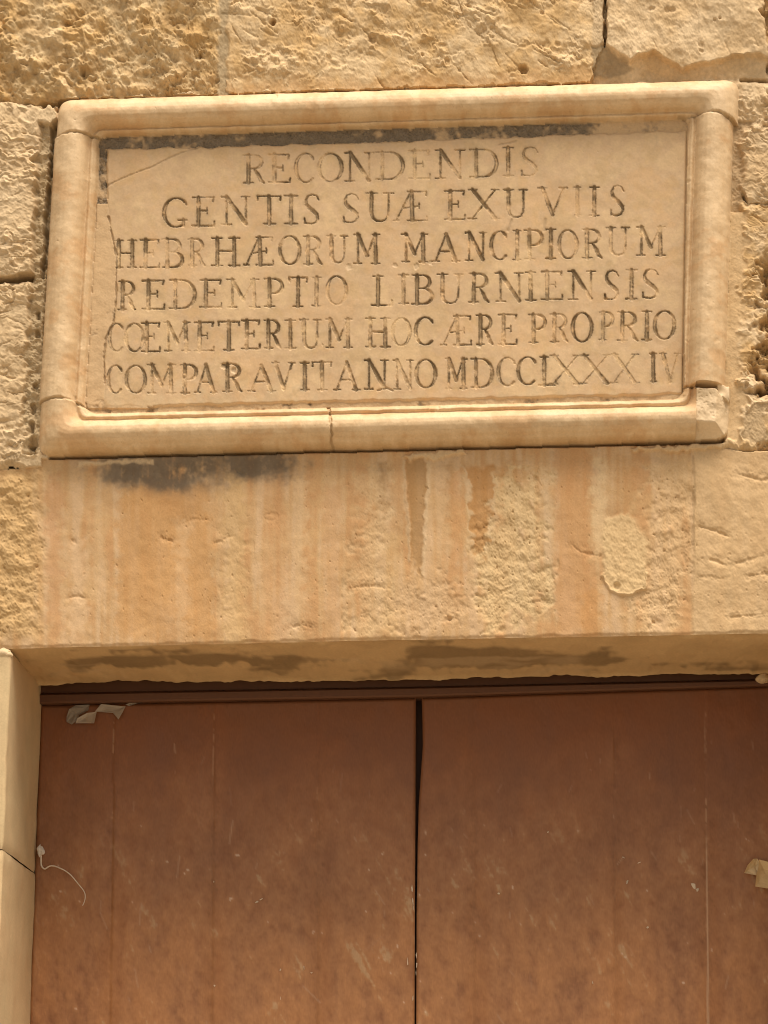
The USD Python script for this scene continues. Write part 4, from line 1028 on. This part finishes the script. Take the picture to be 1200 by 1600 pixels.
# long scratches
def thread(name, pts, r, mat, parent, col, lbl=None, k_=6):
    pts = np.asarray(pts, float)
    tg = np.gradient(pts, axis=0); tg /= np.linalg.norm(tg, axis=1, keepdims=True)
    up = np.array([0, 1.0, 0])
    a = np.cross(tg, up); a /= np.maximum(np.linalg.norm(a, axis=1, keepdims=True), 1e-9)
    b = np.cross(tg, a)
    rr = np.broadcast_to(np.asarray(r, float), (len(pts),))
    th = np.linspace(0, 2 * np.pi, k_, endpoint=False)
    V = (pts[:, None] + rr[:, None, None] * (np.cos(th)[None, :, None] * a[:, None] + np.sin(th)[None, :, None] * b[:, None]))
    i = np.arange(len(pts) * k_).reshape(len(pts), k_); i2 = np.concatenate([i, i[:, :1]], 1)
    f = np.stack([i2[:-1, :-1], i2[1:, :-1], i2[1:, 1:], i2[:-1, 1:]], -1).reshape(-1, 4)
    return put(name, V.reshape(-1, 3), f, mat, parent, None, np.asarray(col), lbl)
def spline(pts, n=60):
    from scipy.interpolate import CubicSpline
    pts = np.asarray(pts, float); s = np.r_[0, np.cumsum(np.linalg.norm(np.diff(pts, axis=0), axis=1))]
    return CubicSpline(s, pts)(np.linspace(0, s[-1], n))

# ---------------------------------------------------------------- small things on the door
st = thing('string', 'frayed white string hanging from a knotted nail by the left jamb', 'string')
p = on_plane(np.array([63.]), np.array([1329.]), Y_LEAF - .012)[0]
lump('knot', p[0], p[1], p[2], .0072, .007, .0095, PAPER, st, (.60, .53, .44), 300, rough_=.42)
thread('nail', np.array([p + [0, 0, 0], p + [0, .008, 0], p + [0, .014, 0]]) + np.array([0, .0, .0]), .002, PAPER, st, (.2, .15, .1))
sp = [(63, 1334, .010), (64, 1345, .008), (66, 1355, .006), (69, 1357.5, .006), (76, 1354, .008), (90, 1355, .010), (108, 1365, .011), (123, 1382, .012), (133, 1398, .012), (132, 1408, .011), (129, 1415, .010)]
pts = np.array([on_plane(np.array([float(a)]), np.array([float(b)]), Y_LEAF - y_)[0] for a, b, y_ in sp])
thread('strand', spline(pts, 80), np.interp(np.linspace(0, 1, 80), [0, .2, 1], [.0019, .0014, .0008]), PAPER, st, (.66, .56, .44))

def sheet(name, outline, lifts, parent, col, lbl=None, thick=.0006, base=Y_LEAF - .002):
    """a torn scrap of tape: outline (px, py, lift in m from the door) fanned round its middle, with a back face"""
    o_ = np.array([(a, b) for a, b in outline], float)
    n = len(o_)
    rings = []
    cen = o_.mean(0)
    for q_ in (1.0, .66, .33):
        rings.append(cen + (o_ - cen) * q_)
    fr_v = []
    r = np.random.default_rng(len(outline) * 7)
    for qi, rg in enumerate(rings):
        lf = np.asarray(lifts) * (1.0, .75, .55)[qi] + r.normal(0, .0008, n)
        fr_v.append(on_plane(rg[:, 0], rg[:, 1], 0.0) * 0 + np.array([on_plane(np.array([a]), np.array([b]), base - l)[0] for (a, b), l in zip(rg, lf)]))
    c = on_plane(np.array([cen[0]]), np.array([cen[1]]), base - np.mean(lifts) * .5)
    V = np.vstack(fr_v + [c])
    f = []
    for k_ in range(2):
        for i in range(n):
            j = (i + 1) % n
            f += [(k_ * n + i, k_ * n + j, (k_ + 1) * n + j), (k_ * n + i, (k_ + 1) * n + j, (k_ + 1) * n + i)]
    f += [(2 * n + i, 2 * n + (i + 1) % n, 3 * n) for i in range(n)]
    f = np.array(f); nv = len(V)
    B = V.copy(); B[:, 1] += thick
    f2 = f[:, ::-1] + nv
    rim = []
    for i in range(n):
        j = (i + 1) % n
        rim += [(i, nv + i, j), (j, nv + i, nv + j)]
    return put(name, np.vstack([V, B]), np.vstack([f, f2, np.array(rim)]), PAPER, parent, None, np.asarray(col), lbl)
tp = thing('torn_tape', 'torn greyish adhesive tape hanging from the top left corner of the left leaf', 'tape')
TAPE = np.array([.36, .30, .235])
sheet('scrap', [(104, 1120), (108, 1108), (118, 1102), (140, 1101), (138, 1110), (124, 1117), (120, 1126), (112, 1132), (104, 1128)], [.002, .002, .002, .001, .003, .004, .004, .006, .003], tp, TAPE * .72, 'darker curled flap of the tape')
sheet('scrap', [(121, 1122), (136, 1114), (151, 1112), (147, 1130), (134, 1130), (118, 1130)], [.006, .004, .008, .014, .012, .009], tp, TAPE * 1.25)
sheet('scrap', [(148, 1112), (158, 1100), (196, 1104), (192, 1112), (185, 1124), (178, 1114), (164, 1113)], [.004, .002, .004, .008, .012, .006, .004], tp, TAPE * 1.05)
sheet('scrap', [(196, 1101), (206, 1097), (220, 1096.5), (226, 1098), (214, 1099), (202, 1103)], [.002, .004, .004, .003, .003, .003], tp, TAPE * .8)
sc2 = thing('paper_scrap', 'creased cream paper scrap stuck on the right edge of the right leaf', 'paper scrap')
sheet('flap', [(1163, 1364), (1168, 1352), (1177, 1342), (1183, 1341.5), (1188, 1348), (1187, 1366), (1181, 1367.5)], [.016, .018, .016, .010, .006, .008, .014], sc2, (.66, .49, .27))
sheet('tab', [(1186, 1343), (1198, 1346), (1222, 1354), (1224, 1388), (1198, 1388), (1180, 1385), (1182, 1367), (1185, 1355)], [.010, .010, .010, .018, .020, .022, .018, .010], sc2, (.64, .45, .22))

# ---------------------------------------------------------------- ground
gv = np.array([(-300, -300, 0), (300, -300, 0), (300, 300, 0), (-300, 300, 0)], float)
gnd = put('ground', gv, np.array([(0, 1, 2, 3)]), PAVE, None, None, np.array([.23, .19, .135]))
tag(gnd, 'pale stone paving of the street in front of the wall', 'ground', kind='structure')
stp = put('door_step', *boxmesh(Lb[0] - .1, Rt[0] + .1, -.12, D_BACK + .12, .004, .09), LIME, None, None, YEL)
tag(stp, 'worn limestone step at the foot of the doorway', 'step', kind=None)
